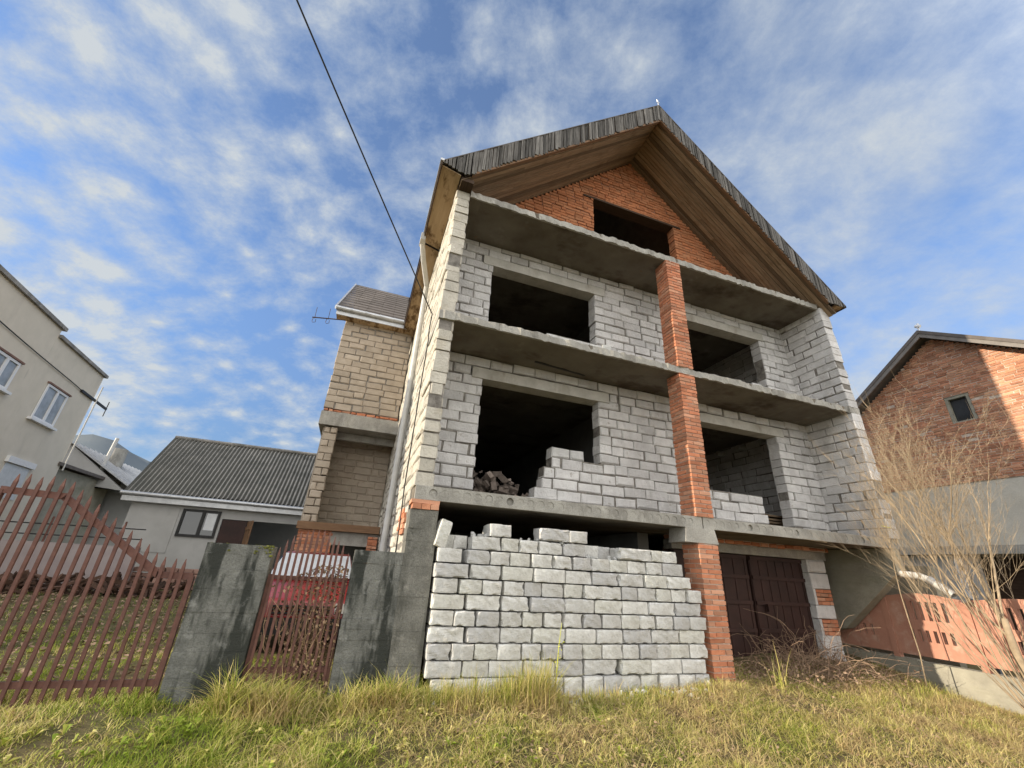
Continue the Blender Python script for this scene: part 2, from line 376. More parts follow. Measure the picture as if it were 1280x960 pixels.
wn = N.new('ShaderNodeTexNoise'); wn.inputs['Scale'].default_value = 1.6; wn.inputs['Detail'].default_value = 4; L.new(P, wn.inputs['Vector'])
add = N.new('ShaderNodeVectorMath'); add.operation = 'MULTIPLY_ADD'; L.new(wn.outputs['Color'], add.inputs[0]); add.inputs[1].default_value = (.14, .14, 0); L.new(P, add.inputs[2])
Pd = add.outputs[0]
big = noise(nt, mapped(nt, Pd, (1.0, .8, 1)), 1.5, 5, .55)
vor = N.new('ShaderNodeTexVoronoi'); vor.feature = 'SMOOTH_F1'; vor.inputs['Scale'].default_value = 10.5; vor.inputs['Smoothness'].default_value = .9; vor.inputs['Randomness'].default_value = 1
L.new(mapped(nt, Pd, (1., 1.12, 1)), vor.inputs['Vector'])
puff = math_(nt, 'SUBTRACT', .75, vor.outputs['Distance'])
cell = noise(nt, mapped(nt, Pd, (1., 1.1, 1)), 13.0, 9, .68)
cirr = noise(nt, mapped(nt, Pd, (.5, 2.4, 1), (0, 0, R(-10))), 1.6, 8, .6, .5)
# veil grows to the east (right), separate puffs in the west
east = N.new('ShaderNodeMapRange'); east.interpolation_type = 'SMOOTHSTEP'
for k_, v_ in ((1, -.15), (2, .75), (3, 0), (4, 1)): east.inputs[k_].default_value = v_
L.new(sp.outputs[0], east.inputs[0])
cov = math_(nt, 'ADD', math_(nt, 'MULTIPLY', big, .95), math_(nt, 'MULTIPLY', cell, math_(nt, 'MULTIPLY_ADD', east.outputs[0], -.34, .74)))
cov = math_(nt, 'ADD', cov, math_(nt, 'MULTIPLY', cirr, .14))
pk_ = math_(nt, 'MULTIPLY', puff, math_(nt, 'MULTIPLY_ADD', east.outputs[0], -.36, .50))
cov = math_(nt, 'ADD', cov, pk_)
cov = math_(nt, 'ADD', cov, math_(nt, 'MULTIPLY', east.outputs[0], .34))
bank = N.new('ShaderNodeMapRange'); bank.interpolation_type = 'SMOOTHSTEP'
for k_, v_ in ((1, -.25), (2, -.6), (3, 0), (4, .22)): bank.inputs[k_].default_value = v_
L.new(sp.outputs[0], bank.inputs[0])
bz = ramp(nt, sp.outputs[2], [(.17, 0.), (.28, 1.), (.38, .8), (.52, 0.)])
cov = math_(nt, 'ADD', cov, math_(nt, 'MULTIPLY', bank.outputs[0], bz))
cov = math_(nt, 'MULTIPLY_ADD', cov, 1/.6, -.845/.6)
mask = ramp(nt, cov, [(.10, .10), (.46, .52), (.78, .96)])
ccol = ramp(nt, cov, [(.2, (.66, .80, 1.0)), (.8, (.90, .96, 1.))])
# unseen southern clouds behind the camera, thickened and brightened to light the shaded facade
south = N.new('ShaderNodeMapRange'); south.interpolation_type = 'SMOOTHSTEP'
for k_, v_ in ((1, .25), (2, -.45), (3, 0), (4, 1)): south.inputs[k_].default_value = v_
L.new(sp.outputs[1], south.inputs[0])
lum = math_(nt, 'MULTIPLY_ADD', south.outputs[0], 6.7, 2.85)
mask = math_(nt, 'MAXIMUM', mask, math_(nt, 'MULTIPLY', south.outputs[0], .8))
cm_ = N.new('ShaderNodeCombineColor')
for k_ in range(3): L.new(lum, cm_.inputs[k_])
CLc = mixc(nt, 1., mixc(nt, south.outputs[0], ccol, (1., .97, .92)), cm_.outputs[0], 'MULTIPLY')
low = N.new('ShaderNodeMapRange'); low.interpolation_type = 'SMOOTHSTEP'
for k_, v_ in ((1, .0), (2, .55), (3, .42), (4, 1.08)): low.inputs[k_].default_value = v_
L.new(sp.outputs[2], low.inputs[0]); lc = N.new('ShaderNodeCombineColor')
for k_, t_ in ((0, .99), (1, .99), (2, 1.03)): L.new(math_(nt, 'MULTIPLY', low.outputs[0], t_), lc.inputs[k_])
final = mixc(nt, mask, mixc(nt, 1., sky.outputs[0], lc.outputs[0], 'MULTIPLY'), CLc)
L.new(final, bg.inputs[0]); bg.inputs[1].default_value = .12
sun = bpy.data.lights.new('sun', 'SUN'); sun.energy = 3.3; sun.angle = R(.55); sun.color = (1, .87, .69)
so = bpy.data.objects.new('sun', sun); col.objects.link(so)
d = V((math.cos(R(SUN_EL)), -.003, -math.sin(R(SUN_EL)))); so.rotation_euler = d.to_track_quat('-Z', 'Y').to_euler(); so.location = (-30, 0, 20)
vs = sc.view_settings; vs.view_transform = 'Standard'; vs.look = 'None'; vs.gamma = 1; vs.use_curve_mapping = False; vs.exposure = 1.06

# ------------------------------------------------------------------ ground sheet
def axis(a, fine0, fine1, step, b):
    pts = list(np.arange(fine0, fine1+1e-6, step)); s = step; x = fine1
    while x < b: s *= 1.45; x += s; pts.append(x)
    s = step; x = fine0; pre = []
    while x > a: s *= 1.45; x -= s; pre.append(x)
    return pre[::-1]+pts
xs = axis(-900, -14, 14, .35, 900); ys = axis(-200, -7, 10, .3, 1800)
g = MB()
for y in ys:
    for x in xs: g.v.append((x, y, gz(x, y)))
g.g = g.v
nx = len(xs)
for j in range(len(ys)-1):
    for i in range(nx-1):
        a = j*nx+i; g.f.append((a, a+1, a+nx+1, a+nx))
tag(g.build('ground', m_soil, smooth=True), 'grassy sloping ground in front of the house and behind the gate', 'ground', kind='structure')
# hills far behind the yard
h = MB(); n = 60
for i in range(n+1):
    a = R(-75+100*i/n); hh = 152+10*math.sin(i*.5)+9*math.sin(i*1.3+1)-40*sstep(-12, 20, math.degrees(a))
    for dist, zz in ((700, -5), (820, hh*.55), (960, hh), (1300, -5)):
        q = (math.sin(a)*dist, math.cos(a)*dist, zz); h.v.append(q); h.g.append(q)
for i in range(n):
    for k in range(3):
        a = i*4+k; h.f.append((a, a+4, a+5, a+1))
tag(h.build('hills', m_hill, smooth=True), 'blue grey wooded hills far behind the sheds', 'hills', kind='structure')

# ------------------------------------------------------------------ THE UNFINISHED HOUSE
H = thing('unfinished_house', 'unfinished three storey house of grey blocks with open loggias and a plank gable', 'house', (5, 5.5, .2))
Z1, Z2, Z3 = 2.63, 5.57, 8.45                     # slab tops
YR = 1.1                                          # recessed loggia wall
# left side wall (sunlit, lime-smeared) with its front end flush with the slabs
for (zz0, zz1) in ((2.63, 8.42),):
    b_, c_ = MB(), MB()
    masonry(b_, c_, (0, 0, 0), (0, 1, 0), (1, 0, 0), 0, 11.4, zz0, zz1, .27, .2, .5, j=.009, ch=.014)
    sw = b_.build('side_wall', m_side, H); sw['label'] = 'sunlit lime-smeared side wall of blocks'
    c_.build('mortar', m_mortar, sw)
lw = MB(); lw.box(.012, .262, .36, 11.4, .05, 2.44)
b_, c_ = MB(), MB()
masonry(b_, None, (0, 0, 0), (0, 1, 0), (1, 0, 0), .37, 11.4, .05, 2.63, .27, .2, .5, j=.011, ch=.016)
lowwall = b_.build('base_wall', m_side, H)
lw.build('mortar', m_mortar, lowwall)
b_ = MB()
for k in range(5):
    for q in range(3):
        y = .42+.26*q+(.12 if k % 2 else 0)
        if (k, q) in ((0, 2), (4, 0)): continue
        b_.box(-.022, .01, y, y+.24, 2.0+k*.078, 2.07+k*.078, .004)
b_.build('brick_patch', m_brick, lowwall)
# right side wall, leaning out a little at its foot as the photograph shows
def lean(z): return .17*(8.3-z)/5.7
for (z0_, z1_) in ((Z1, 5.43), (Z2, 8.36)):
    b_, c_ = MB(), MB()
    masonry(b_, c_, (9.74, -.075, 0), (0, 1, 0), (1, 0, 0), 0, 11.4, z0_, z1_, .31, .2, .52, j=.005, ch=.008)
    for mbx in (b_, c_): mbx.v = [(x+lean(z), y, z) for x, y, z in mbx.v]
    o_ = b_.build('side_wall', m_block, H); c_.build('mortar', m_mortar, o_)
# recessed walls of the two storeys
for (z0_, z1_, zl) in ((Z1, 5.43, 4.97), (Z2, 8.3, 7.72)):
    b_, c_ = MB(), MB()
    if z0_ == Z1:
        ops = [(1.15, 3.7, 3.66, zl), (5.95, 8.72, 3.43, zl), (1.15, 2.12, 2.6, 3.66), (1.15, 2.30, 2.8, 3.66), (1.15, 2.44, 3.0, 3.66), (1.15, 2.46, 3.2, 3.66), (1.15, 2.62, 3.4, 3.66),
               (7.98, 8.72, 2.6, 3.43), (7.92, 8.72, 3.0, 3.43)]
    else:
        ops = [(1.15, 3.68, 6.37, zl), (1.15, 2.5, Z2, 6.37), (5.95, 8.80, Z2, zl)]
    ops += [(.9, 3.98, zl, zl+.23), (5.7, 8.98, zl, zl+.23)]
    masonry(b_, c_, (.27, YR, 0), (1, 0, 0), (0, 1, 0), 0, 9.62, z0_, z1_, .3, .2, .5, openings=[(a-.27, b-.27, c, d) for a, b, c, d in ops], j=.006, ch=.010)
    wl = b_.build('loggia_wall', m_block, H); c_.build('mortar', m_mortar, wl)
    for (a, b) in ((.92, 3.96), (5.72, 8.96)):
        q = MB(); rough_slab(q, a, b, YR-.02, YR+.3, zl+.005, zl+.225, 24, .006); q.build('lintel', m_lintel, wl)
# loose top blocks of the half-built parapet, mortared on
q = MB()
for (a, b) in ((2.64, 3.02), (3.05, 3.34)): q.chblock((0, YR, 0), (1, 0, 0), (0, 1, 0), a, b, 0, .29, 3.64, 3.83, .012, .03)
q.build('parapet_block', m_loose, H)
# brick pillar: three lifts on the line of the slab edges
for (z0_, z1_) in ((Z1, 5.43), (Z2, 8.3)):
    b_, c_ = MB(), MB(); brick_post(b_, c_, 4.90, -.045, .385, z0_, z1_)
    p_ = b_.build('brick_pillar', m_brick, H); c_.build('mortar', m_bmortar, p_)
b_, c_ = MB(), MB(); brick_post(b_, c_, 4.87, -.05, .42, .1, 2.2)
p_ = b_.build('brick_pillar', m_brick, H); c_.build('mortar', m_bmortar, p_)
q = MB(); q.hexa([(4.62, -.04, 2.2), (5.30, -.06, 2.19), (5.30, .4, 2.2), (4.62, .4, 2.2), (4.66, -.03, 2.44), (5.26, -.04, 2.44), (5.26, .4, 2.44), (4.66, .4, 2.44)])
q.build('pillar_cap', m_conc, p_)
# corner column of cast concrete, bricks above it
q = MB(); zc = .05
while zc < 2.02:
    zn = zc+U(.3, .42); q.box(-.0+U(-.004, .004), .40+U(-.006, .006), -.012+U(-.004, .004), .36, zc, min(zn-.002, 2.05)); zc = zn
q.box(-.0, .385, -.015, .36, 2.05, 2.30, .015)
cc = q.build('corner_column', m_pillar2, H)
q = MB()
for k in range(3): q.box(.02+.125*k, .135+.125*k, -.045, .2, 2.31, 2.38, .005)
q.box(0.0, .39, -.02, .3, 2.385, 2.435, .006)
q.build('brick_course', m_brick, cc)
# slabs: two hollow-core panels at the first floor, thin cast slabs above
for (a, b, fil) in ((.03, 5.03, .93), (5.055, 10.17, .88)):
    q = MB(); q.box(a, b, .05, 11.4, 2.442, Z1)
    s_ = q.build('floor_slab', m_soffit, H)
    q = MB(); hollow_front(q, a, b, -.02, 2.44, Z1+.002, .165, .062, fil)
    n0 = len(q.v)
    for zz in (2.44, Z1+.002):
        q.poly([(a, -.02, zz), (b, -.02, zz), (b, .05, zz), (a, .05, zz)][::1 if zz > 2.5 else -1])
    for xx in (a, b): q.poly([(xx, -.02, 2.44), (xx, -.02, Z1+.002), (xx, .05, Z1+.002), (xx, .05, 2.44)])
    q.build('slab_edge', m_conc, s_)
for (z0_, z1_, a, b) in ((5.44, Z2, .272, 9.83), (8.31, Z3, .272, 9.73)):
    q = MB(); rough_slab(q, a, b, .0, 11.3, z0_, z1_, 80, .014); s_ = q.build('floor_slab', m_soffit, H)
    q = MB(); rough_slab(q, a+.003, b-.003, -.025, .02, z0_-.004, z1_+.004, 120, .018); q.build('slab_edge', m_conc, s_)
    if z0_ < 6:
        q = MB(); q.hexa([(2.1, .78, 5.428), (3.3, .92, 5.428), (3.3, .97, 5.428), (2.1, .84, 5.428)]+[(2.1, .78, 5.445), (3.3, .92, 5.445), (3.3, .97, 5.445), (2.1, .84, 5.445)]); q.build('broken_slot', m_black, s_)
        q = MB()
        for xx in (2.0, 2.25, 2.62, 2.9, 6.9, 7.15): q.box(xx, xx+U(.15, .3), .0, .12, Z2+.003, Z2+U(.03, .06), .012)
        q.box(3.15, 3.35, -.01, .15, Z2, Z2+.09, .02)
        q.build('mortar_lump', m_loose, s_)
for a, b, y_ in ((0, .275, -.02), (9.80, 10.15, -.05)): q = MB(); rough_slab(q, a, b, y_, 11.3, 5.425, 5.585, 6, .012); q.build('slab_end', m_conc, H)
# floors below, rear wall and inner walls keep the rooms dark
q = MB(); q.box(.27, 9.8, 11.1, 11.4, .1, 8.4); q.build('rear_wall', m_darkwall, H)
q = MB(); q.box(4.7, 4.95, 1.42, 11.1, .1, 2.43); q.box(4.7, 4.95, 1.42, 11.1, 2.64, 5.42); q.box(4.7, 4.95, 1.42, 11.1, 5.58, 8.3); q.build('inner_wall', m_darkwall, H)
q = MB(); 
for y in (2.21, 2.99, 3.76):
    q2 = MB(); q2.tube([(9.80, y, 5.26), (9.50, y, 5.26)], .07, 10); q2.build('joist_stub', m_pipe, H)  # pale stubs added in place of the joist pockets
# ground floor behind the loose stack
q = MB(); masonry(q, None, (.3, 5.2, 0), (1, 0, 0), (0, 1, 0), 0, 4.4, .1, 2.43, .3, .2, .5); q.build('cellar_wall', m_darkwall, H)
# garage bay
q = MB(); c_ = MB()
q.box(5.3, 9.55, 1.16, 1.4, 2.17, 2.34); gw = q.build('garage_lintel', m_conc, H); bands = []
q = MB(); masonry(q, c_, (5.3, 1.15, 0), (1, 0, 0), (0, 1, 0), 0, 4.4, 2.35, 2.44, .25, .09, .25); q.build('brick_course', m_brick, gw); c_.build('mortar', m_bmortar, gw)
q = MB(); qb = MB(); z = .2
for k, (hh, kind) in enumerate(((.24, 0), (.26, 0), (.30, 1), (.27, 0), (.31, 1), (.32, 0), (.27, 0))):
    if kind == 0: q.chblock((8.92, 1.14, 0), (1, 0, 0), (0, 1, 0), 0, .55, 0, .28, z+.006, z+hh-.006, .008, .02)
    else:
        q.box(8.93, 9.0, 1.15, 1.4, z, z+hh)
        qb = MB(); bands.append(qb)
        for r_ in range(int(hh/.075)):
            zz = z+r_*hh/int(hh/.075); 
            for a in ((9.01, 9.24), (9.25, 9.47)) if r_ % 2 else ((9.01, 9.12), (9.13, 9.36), (9.37, 9.47)): qb.box(a[0], a[1], 1.15, 1.4, zz+.005, zz+.068, .004)
    z += hh
gp = q.build('door_pier', m_block, H); [b_.build('brick_band', m_brick, gp) for b_ in bands]
q = MB(); q.box(5.3, 9.1, 1.42, 1.45, .1, 2.2); gd = q.build('garage_door', m_door, H)
for (a, b) in ((5.4, 7.32), (7.38, 8.92)):
    q = MB(); q.box(a, b, 1.30, 1.35, .2, 2.16)
    lf = q.build('door_leaf', m_door, gd); q = MB(); n_ = 6
    for i in range(n_+1): x = a+.02+(b-a-.1)*i/n_; q.box(x, x+.05, 1.288, 1.30, .2, 2.15)
    for z in (.22, .72, 1.22, 1.70, 2.08): q.box(a+.02, b-.02, 1.262, 1.285, z, z+.07)
    q.build('door_rail', m_door, lf)
q = MB(); q.box(7.62, 7.66, 1.2, 1.262, 1.1, 1.24); q.build('handle', m_door, gd)
# stair wall under the right end with a sloping foot
q = MB(); q.prism([(9.84, -.03, 2.43), (9.84, -.05, 1.98), (9.84, 1.25, .84), (9.84, 1.6, .75), (9.84, 1.9, .1), (9.84, 11, .1), (9.84, 11, 2.43)], (.26, 0, 0)); q.build('stair_wall', m_plinth, H, fixn=True)
# gable of brick behind the loggia roof
AX, AZ = 5.05, 13.47; SL, SR = .889, .949
def roofz(x): return AZ-(AX-x)*SL if x < AX else AZ-(x-AX)*SR
def gtop(z):
    a = AX-(AZ-.60-z)/SL; b = AX+(AZ-.60-z)/SR
    return (a-.27, b-.27) if b-a > .1 else None
b_, c_ = MB(), MB()
masonry(b_, c_, (.27, YR, 0), (1, 0, 0), (0, 1, 0), 0, 9.5, Z3, 12.95, .26, .098, .25, .014, openings=[(3.48, 6.08, 9.3, 10.86), (3.2, 6.3, 10.86, 10.93)], top=gtop, j=.006, ch=.005, inset=.022)
gb = b_.build('gable_wall', m_brick_gable, H); c_.build('mortar', m_stone, gb)
q = MB(); q.box(3.45, 6.6, YR-.02, YR+.27, 10.862, 10.925); q.build('lintel', m_darkwood, gb)
q = MB(); masonry(q, None, (.5, YR+2.2, 0), (1, 0, 0), (0, 1, 0), 0, 9, Z3, 11.8, .2, .2, .5, top=lambda z: (AX-(AZ-.8-z)/SL-.5, AX+(AZ-.8-z)/SR-.5)); q.build('attic_wall', m_brick_gable, H)
# roof
RF = MB(); T = .10
for (xa, xb) in ((-.385, AX), (AX, 10.39)):
    za, zb = roofz(xa), roofz(xb)
    RF.hexa([(xa, -.33, za), (xb, -.33, zb), (xb, 12, zb), (xa, 12, za), (xa, -.33, za+.025), (xb, -.33, zb+.025), (xb, 12, zb+.025), (xa, 12, za+.025)])
roof = RF.build('roof', m_slate, H)
q = MB(); q.hexa([(-.30, -.2, 8.77), (.25, -.2, 9.27), (.25, .75, 9.29), (-.30, .75, 8.79), (-.36, -.2, 8.80), (.2, -.2, 9.31), (.2, .75, 9.34), (-.36, .75, 8.84)])
q.box(-.43, -.36, -.36, 1.8, 8.62, 8.67)
q.build('loose_sheet', m_tin, roof)
q = MB(); q.tube([(AX, -.3, AZ), (AX, -.3, AZ+.22)], .012, 6); q.tube([(AX-.05, -.3, AZ+.17), (AX+.05, -.3, AZ+.17)], .01, 6); q.tube([(AX, -.3, AZ+.2), (AX-.03, -.3, AZ+.27)], .012, 6)
q.build('finial', m_tin, roof)
# drop: verge fascia of upright grey boards
D0 = .59
for (xa, xb, zb_) in ((-.385, AX, 8.49), (AX, 10.39, 8.33)):
    q = MB(); x = xa
    while x < xb-.02:
        wd = min(U(.035, .085), xb-x); xm = x+wd/2; yj = U(-.016, .016); gp_ = U(.003, .012) if U(0, 1) < .75 else .02
        zt = roofz(xm)+.0; zbot = max(zt-D0+U(-.025, .02), zb_+U(-.01, .01))
        if xa < 0 and xm < .14: zbot = 8.62-(xm+.385)*.27
        if xb > 10 and xm > 9.8: zbot = max(zbot, 8.36)
        lx = U(-.012, .012)
        zl, zr = roofz(x)-.004, roofz(x+wd)-.004
        q.hexa([(x+lx, -.325+yj, zbot), (x+wd-gp_+lx, -.325+yj, zbot), (x+wd-gp_+lx, -.298+yj, zbot), (x+lx, -.298+yj, zbot), (x, -.325+yj, zl), (x+wd-gp_, -.325+yj, zr), (x+wd-gp_, -.298+yj, zr), (x, -.298+yj, zl)])
        x += wd
    fa = q.build('fascia', m_shingle, roof)
    # backing and the dark batten along the lower edge
    q = MB(); a, b = (xa+.6, AX) if xa < 0 else (AX, xb-.6)
    q.hexa([(a, -.285, roofz(a)-D0+.03), (b, -.285, roofz(b)-D0+.03), (b, -.26, roofz(b)-D0+.03), (a, -.26, roofz(a)-D0+.03), (a, -.285, roofz(a)-.01), (b, -.285, roofz(b)-.01), (b, -.26, roofz(b)-.01), (a, -.26, roofz(a)-.01)])
    q.build('backing_board', m_darkwood, fa)
    q = MB(); q.hexa([(a, -.31, roofz(a)-D0-.035), (b, -.31, roofz(b)-D0-.035), (b, -.24, roofz(b)-D0-.035), (a, -.24, roofz(a)-D0-.035), (a, -.31, roofz(a)-D0+.03), (b, -.31, roofz(b)-D0+.03), (b, -.24, roofz(b)-D0+.03), (a, -.24, roofz(a)-D0+.03)])
    q.build('batten', m_beamwood, fa)
    # soffit planks run up the slope
    q = MB(); y = -.25
    while y < YR+.02:
        wd = U(.085, .12); s0, s1 = (.02, AX) if xa < 0 else (AX, 10.05)
        cuts = sorted([s0, s1]+[U(s0+1, s1-1) for _ in range(1 if U(0, 1) < .6 else 0)])
        for a, b in zip(cuts[:-1], cuts[1:]):
            dz = U(-.018, .018); za, zb = roofz(a)-D0+dz, roofz(b)-D0+dz
            q.hexa([(a+.002, y, za), (b-.002, y, zb), (b-.002, y+wd-.012, zb+U(-.004, .004)), (a+.002, y+wd-.012, za), (a+.002, y, za+.025), (b-.002, y, zb+.025), (b-.002, y+wd-.012, zb+.025), (a+.002, y+wd-.012, za+.025)])
        y += wd
    sf = q.build('soffit', m_wood, roof)
    q = MB(); a, b = s0, s1
    q.hexa([(a, -.25, roofz(a)-D0+.04), (b, -.25, roofz(b)-D0+.04), (b, YR+.1, roofz(b)-D0+.04), (a, YR+.1, roofz(a)-D0+.04), (a, -.25, roofz(a)-D0+.06), (b, -.25, roofz(b)-D0+.06), (b, YR+.1, roofz(b)-D0+.06), (a, YR+.1, roofz(a)-D0+.06)])
    q.build('sheathing', m_darkwood, sf)
# eave boxes along both long sides
q = MB()
q.hexa([(-.375, -.27, 8.585), (.0, -.27, 8.475), (.0, 1.9, 8.43), (-.375, 1.9, 8.54), (-.375, -.27, 8.605), (.0, -.27, 8.495), (.0, 1.9, 8.45), (-.375, 1.9, 8.56)])
q.hexa([(-.335, 1.95, 8.50), (.0, 1.95, 8.40), (.0, 11.9, 8.36), (-.335, 11.9, 8.46), (-.335, 1.95, 8.52), (.0, 1.95, 8.42), (.0, 11.9, 8.38), (-.335, 11.9, 8.48)])
q.build('eave_soffit', m_eavewood, roof)
q = MB(); q.hexa([(10.0, -.29, 8.33), (10.38, -.29, 8.385), (10.38, 11.9, 8.37), (10.0, 11.9, 8.33), (10.0, -.29, 8.35), (10.38, -.29, 8.40), (10.38, 11.9, 8.39), (10.0, 11.9, 8.35)])
q.build('eave_soffit', m_eavewood, roof)
for bb in ((-.40, -.378, -.33, 1.9, 8.545, 8.665), (-.36, -.338, 1.9, 12, 8.46, 8.66), (10.382, 10.40, -.33, 12, 8.36, 8.42)): q = MB(); q.box(*bb); q.build('eave_board', m_darkwood, roof)
q = MB(); q.box(.02, .27, -.24, .02, 8.41, 8.50); q.build('eave_plate', m_darkwood, roof)
# downpipe at the left, spout at the right
q = MB(); q.tube([(-.40, 1.85, 8.62), (-.40, 1.9, 8.46), (-.30, 2.2, 8.25), (-.09, 2.75, 7.95), (-.085, 2.9, 7.7), (-.085, 2.9, .3)], .062, 10)
q.box(-.47, -.36, 1.7, 1.98, 8.44, 8.63)
q.build('downpipe', m_pipe, H)
q = MB(); q.tube([(9.95, .25, 2.02), (9.93, .0, 1.96), (9.86, -.4, 1.92), (9.78, -.6, 1.84), (9.70, -.92, 1.60)], .062, 14, False)
q.tube([(9.95, .25, 2.02), (9.93, .0, 1.96), (9.86, -.4, 1.92), (9.78, -.6, 1.84), (9.70, -.92, 1.60)], .056, 14, False)
sp_ = q.build('drain_spout', m_pipe, H, True); q = MB(); q.tube([(9.79, -.57, 1.86), (9.76, -.68, 1.79)], .068, 14); q.build('collar', m_tin, sp_)
# wire clipped to the sunlit side wall
q = MB(); q.tube([(-.03, .87, 6.02), (-.035, .95, 5.7), (-.03, .85, 5.4), (-.03, .96, 4.6), (-.035, .95, 3.39), (-.03, 1.05, 2.75), (-.03, .95, 2.45), (-.03, .86, 2.1), (-.03, .84, 1.2)], .011, 5); q.build('wall_wire', m_black, H)
# side wing on the left with an open porch
b_, c_ = MB(), MB()
masonry(b_, c_, (-2.13, 6.3, 0), (1, 0, 0), (0, 1, 0), 0, 2.10, 5.56, 8.5, .28, .2, .5, j=.006)
masonry(b_, c_, (-2.13, 6.6, 0), (0, 1, 0), (1, 0, 0), 0, 3.2, 5.56, 8.5, .28, .2, .5, j=.006)
wing = b_.build('side_wing', m_block_warm, H); c_.build('mortar', m_mortar, wing)
q = MB(); masonry(q, None, (-2.12, 6.3, 0), (1, 0, 0), (0, 1, 0), 0, 2.08, 5.47, 5.555, .28, .085, .25, j=.008); q.build('brick_course', m_brick, wing)
q = MB(); rough_slab(q, -2.15, -.0, 6.27, 9.8, 5.06, 5.46, 16, .008); q.build('wing_slab', m_conc, wing)
b_, c_ = MB(), MB(); masonry(b_, c_, (-1.98, 6.34, 0), (1, 0, 0), (0, 1, 0), 0, .36, 2.46, 5.05, .3, .2, .36, j=.006)
pr_ = b_.build('porch_pier', m_block_warm, wing)
q = MB(); q.box(-2.02, -1.985, 6.5, 9.7, 2.46, 5.05); q.box(-1.98, -.01, 7.73, 7.9, 2.46, 5.05); masonry(q, None, (-2.0, 7.7, 0), (1, 0, 0), (0, 1, 0), 0, 2.0, 2.46, 5.05, .28, .2, .5, j=.006); q.build('porch_wall', m_block_warm, wing)
q = MB(); q.box(-1.95, 0, 6.9, 7.05, 4.85, 5.05); q.build('porch_lintel', m_conc, wing)
q = MB(); q.box(-2.05, -.02, 6.2, 6.42, 2.28, 2.46); q.build('porch_beam', m_beamwood, wing)
q = MB(); q.box(-2.0, 0, 6.42, 9.7, 2.3, 2.45); q.box(-1.2, -.0, 6.35, 6.5, 1.95, 2.27); q.build('porch_floor', m_conc, wing)
b_, c_ = MB(), MB(); masonry(b_, c_, (-2.0, 6.35, 0), (1, 0, 0), (0, 1, 0), 0, .85, .2, 2.28, .3, .078, .25, .01, j=.005, ch=.004); bp_ = b_.build('brick_pier', m_brick, wing); c_.build('mortar', m_bmortar, bp_)
b_ = MB(); masonry(b_, None, (-.28, 6.2, 0), (1, 0, 0), (0, 1, 0), 0, .25, 1.2, 2.2, .3, .078, .25, .01, j=.005, ch=.004); b_.build('brick_jamb', m_brick, wing)
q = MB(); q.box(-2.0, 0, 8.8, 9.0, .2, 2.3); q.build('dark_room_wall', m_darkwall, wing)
q = MB(); ny = 12
for i in range(ny):                                # lapped dark sheets up the wing roof
    ya, yb = 6.02+3.6*i/ny, 6.02+3.6*(i+1)/ny; za, zb = 8.68+(ya-6.02)*.93, 8.68+(yb-6.02)*.93
    xx = -2.42
    while xx < -.3:
        xe = min(xx+.42, -.28); q.hexa([(xx, ya-.03, za), (xe-.006, ya-.03, za), (xe-.006, yb, zb), (xx, yb, zb), (xx, ya-.03, za+.03), (xe-.006, ya-.03, za+.03), (xe-.006, yb, zb+.016), (xx, yb, zb+.016)]); xx = xe
wr = q.build('wing_roof', m_slate, wing)
q = MB(); q.hexa([(-2.47, 5.98, 8.62), (-2.415, 5.98, 8.62), (-2.415, 9.62, 12.0), (-2.47, 9.62, 12.0), (-2.47, 5.98, 8.74), (-2.415, 5.98, 8.74), (-2.415, 9.62, 12.1), (-2.47, 9.62, 12.1)]); q.build('verge_strip', m_tin, wr)
q = MB(); q.hexa([(-2.40, 9.62, 12.03), (0, 9.62, 12.03), (0, 12, 10.2), (-2.4, 12, 10.2), (-2.4, 9.62, 12.06), (0, 9.62, 12.06), (0, 12, 10.23), (-2.4, 12, 10.23)]); q.build('rear_slope', m_slate, wr)
q = MB(); x = -2.42
for k in range(5):
    q.tube([(x+.43*k, 5.96, 8.66), (x+.43*k+.425, 5.96, 8.655)], .07, 10); q.tube([(x+.43*k, 5.96, 8.66), (x+.43*k+.02, 5.96, 8.66)], .078, 10)
q.build('gutter', m_tin, wr)
q = MB(); q.box(-2.40, -.2, 6.0, 6.03, 8.46, 8.60); q.build('gutter_board', m_tin, wr)
q = MB(); q.box(-2.38, -.15, 6.03, 6.3, 8.44, 8.47); q.build('eave_soffit', m_eavewood, wr)

# aerial, its boom poking out from the wing's eave
A = thing('aerial', 'thin metal aerial sticking out from the eave of the side wing', 'aerial', (-2.2, 6.1, 8.4))
q = MB(); q.tube([(-2.1, 6.1, 8.36), (-3.02, 6.1, 8.22)], .018, 6); q.build('boom', m_darkwood, A)
for xx, zz in ((-2.95, 8.23), (-2.58, 8.285)):
    q = MB(); q.tube([(xx, 6.1, zz-.03), (xx-.01, 6.1, zz+.36)], .008, 5); q.tube([(xx+.04, 6.1, zz-.05), (xx+.05, 6.08, zz-.16), (xx-.02, 6.06, zz-.2), (xx-.05, 6.08, zz-.14), (xx-.03, 6.1, zz)], .008, 5); q.build('element', m_darkwood, A)

# overhead cable
q = MB(); a, b = V((-5.4, -6.7, 9.85)), V((-.04, .87, 6.02)); pts = []
for i in range(25):
    t = i/24; p = a.lerp(b, t); p.z -= .28*4*t*(1-t)*.35; pts.append(p)
q.tube(pts, .012, 5)
tag(q.build('power_cable', m_black), 'black overhead cable running from the sky to the sunlit house wall', 'cable')

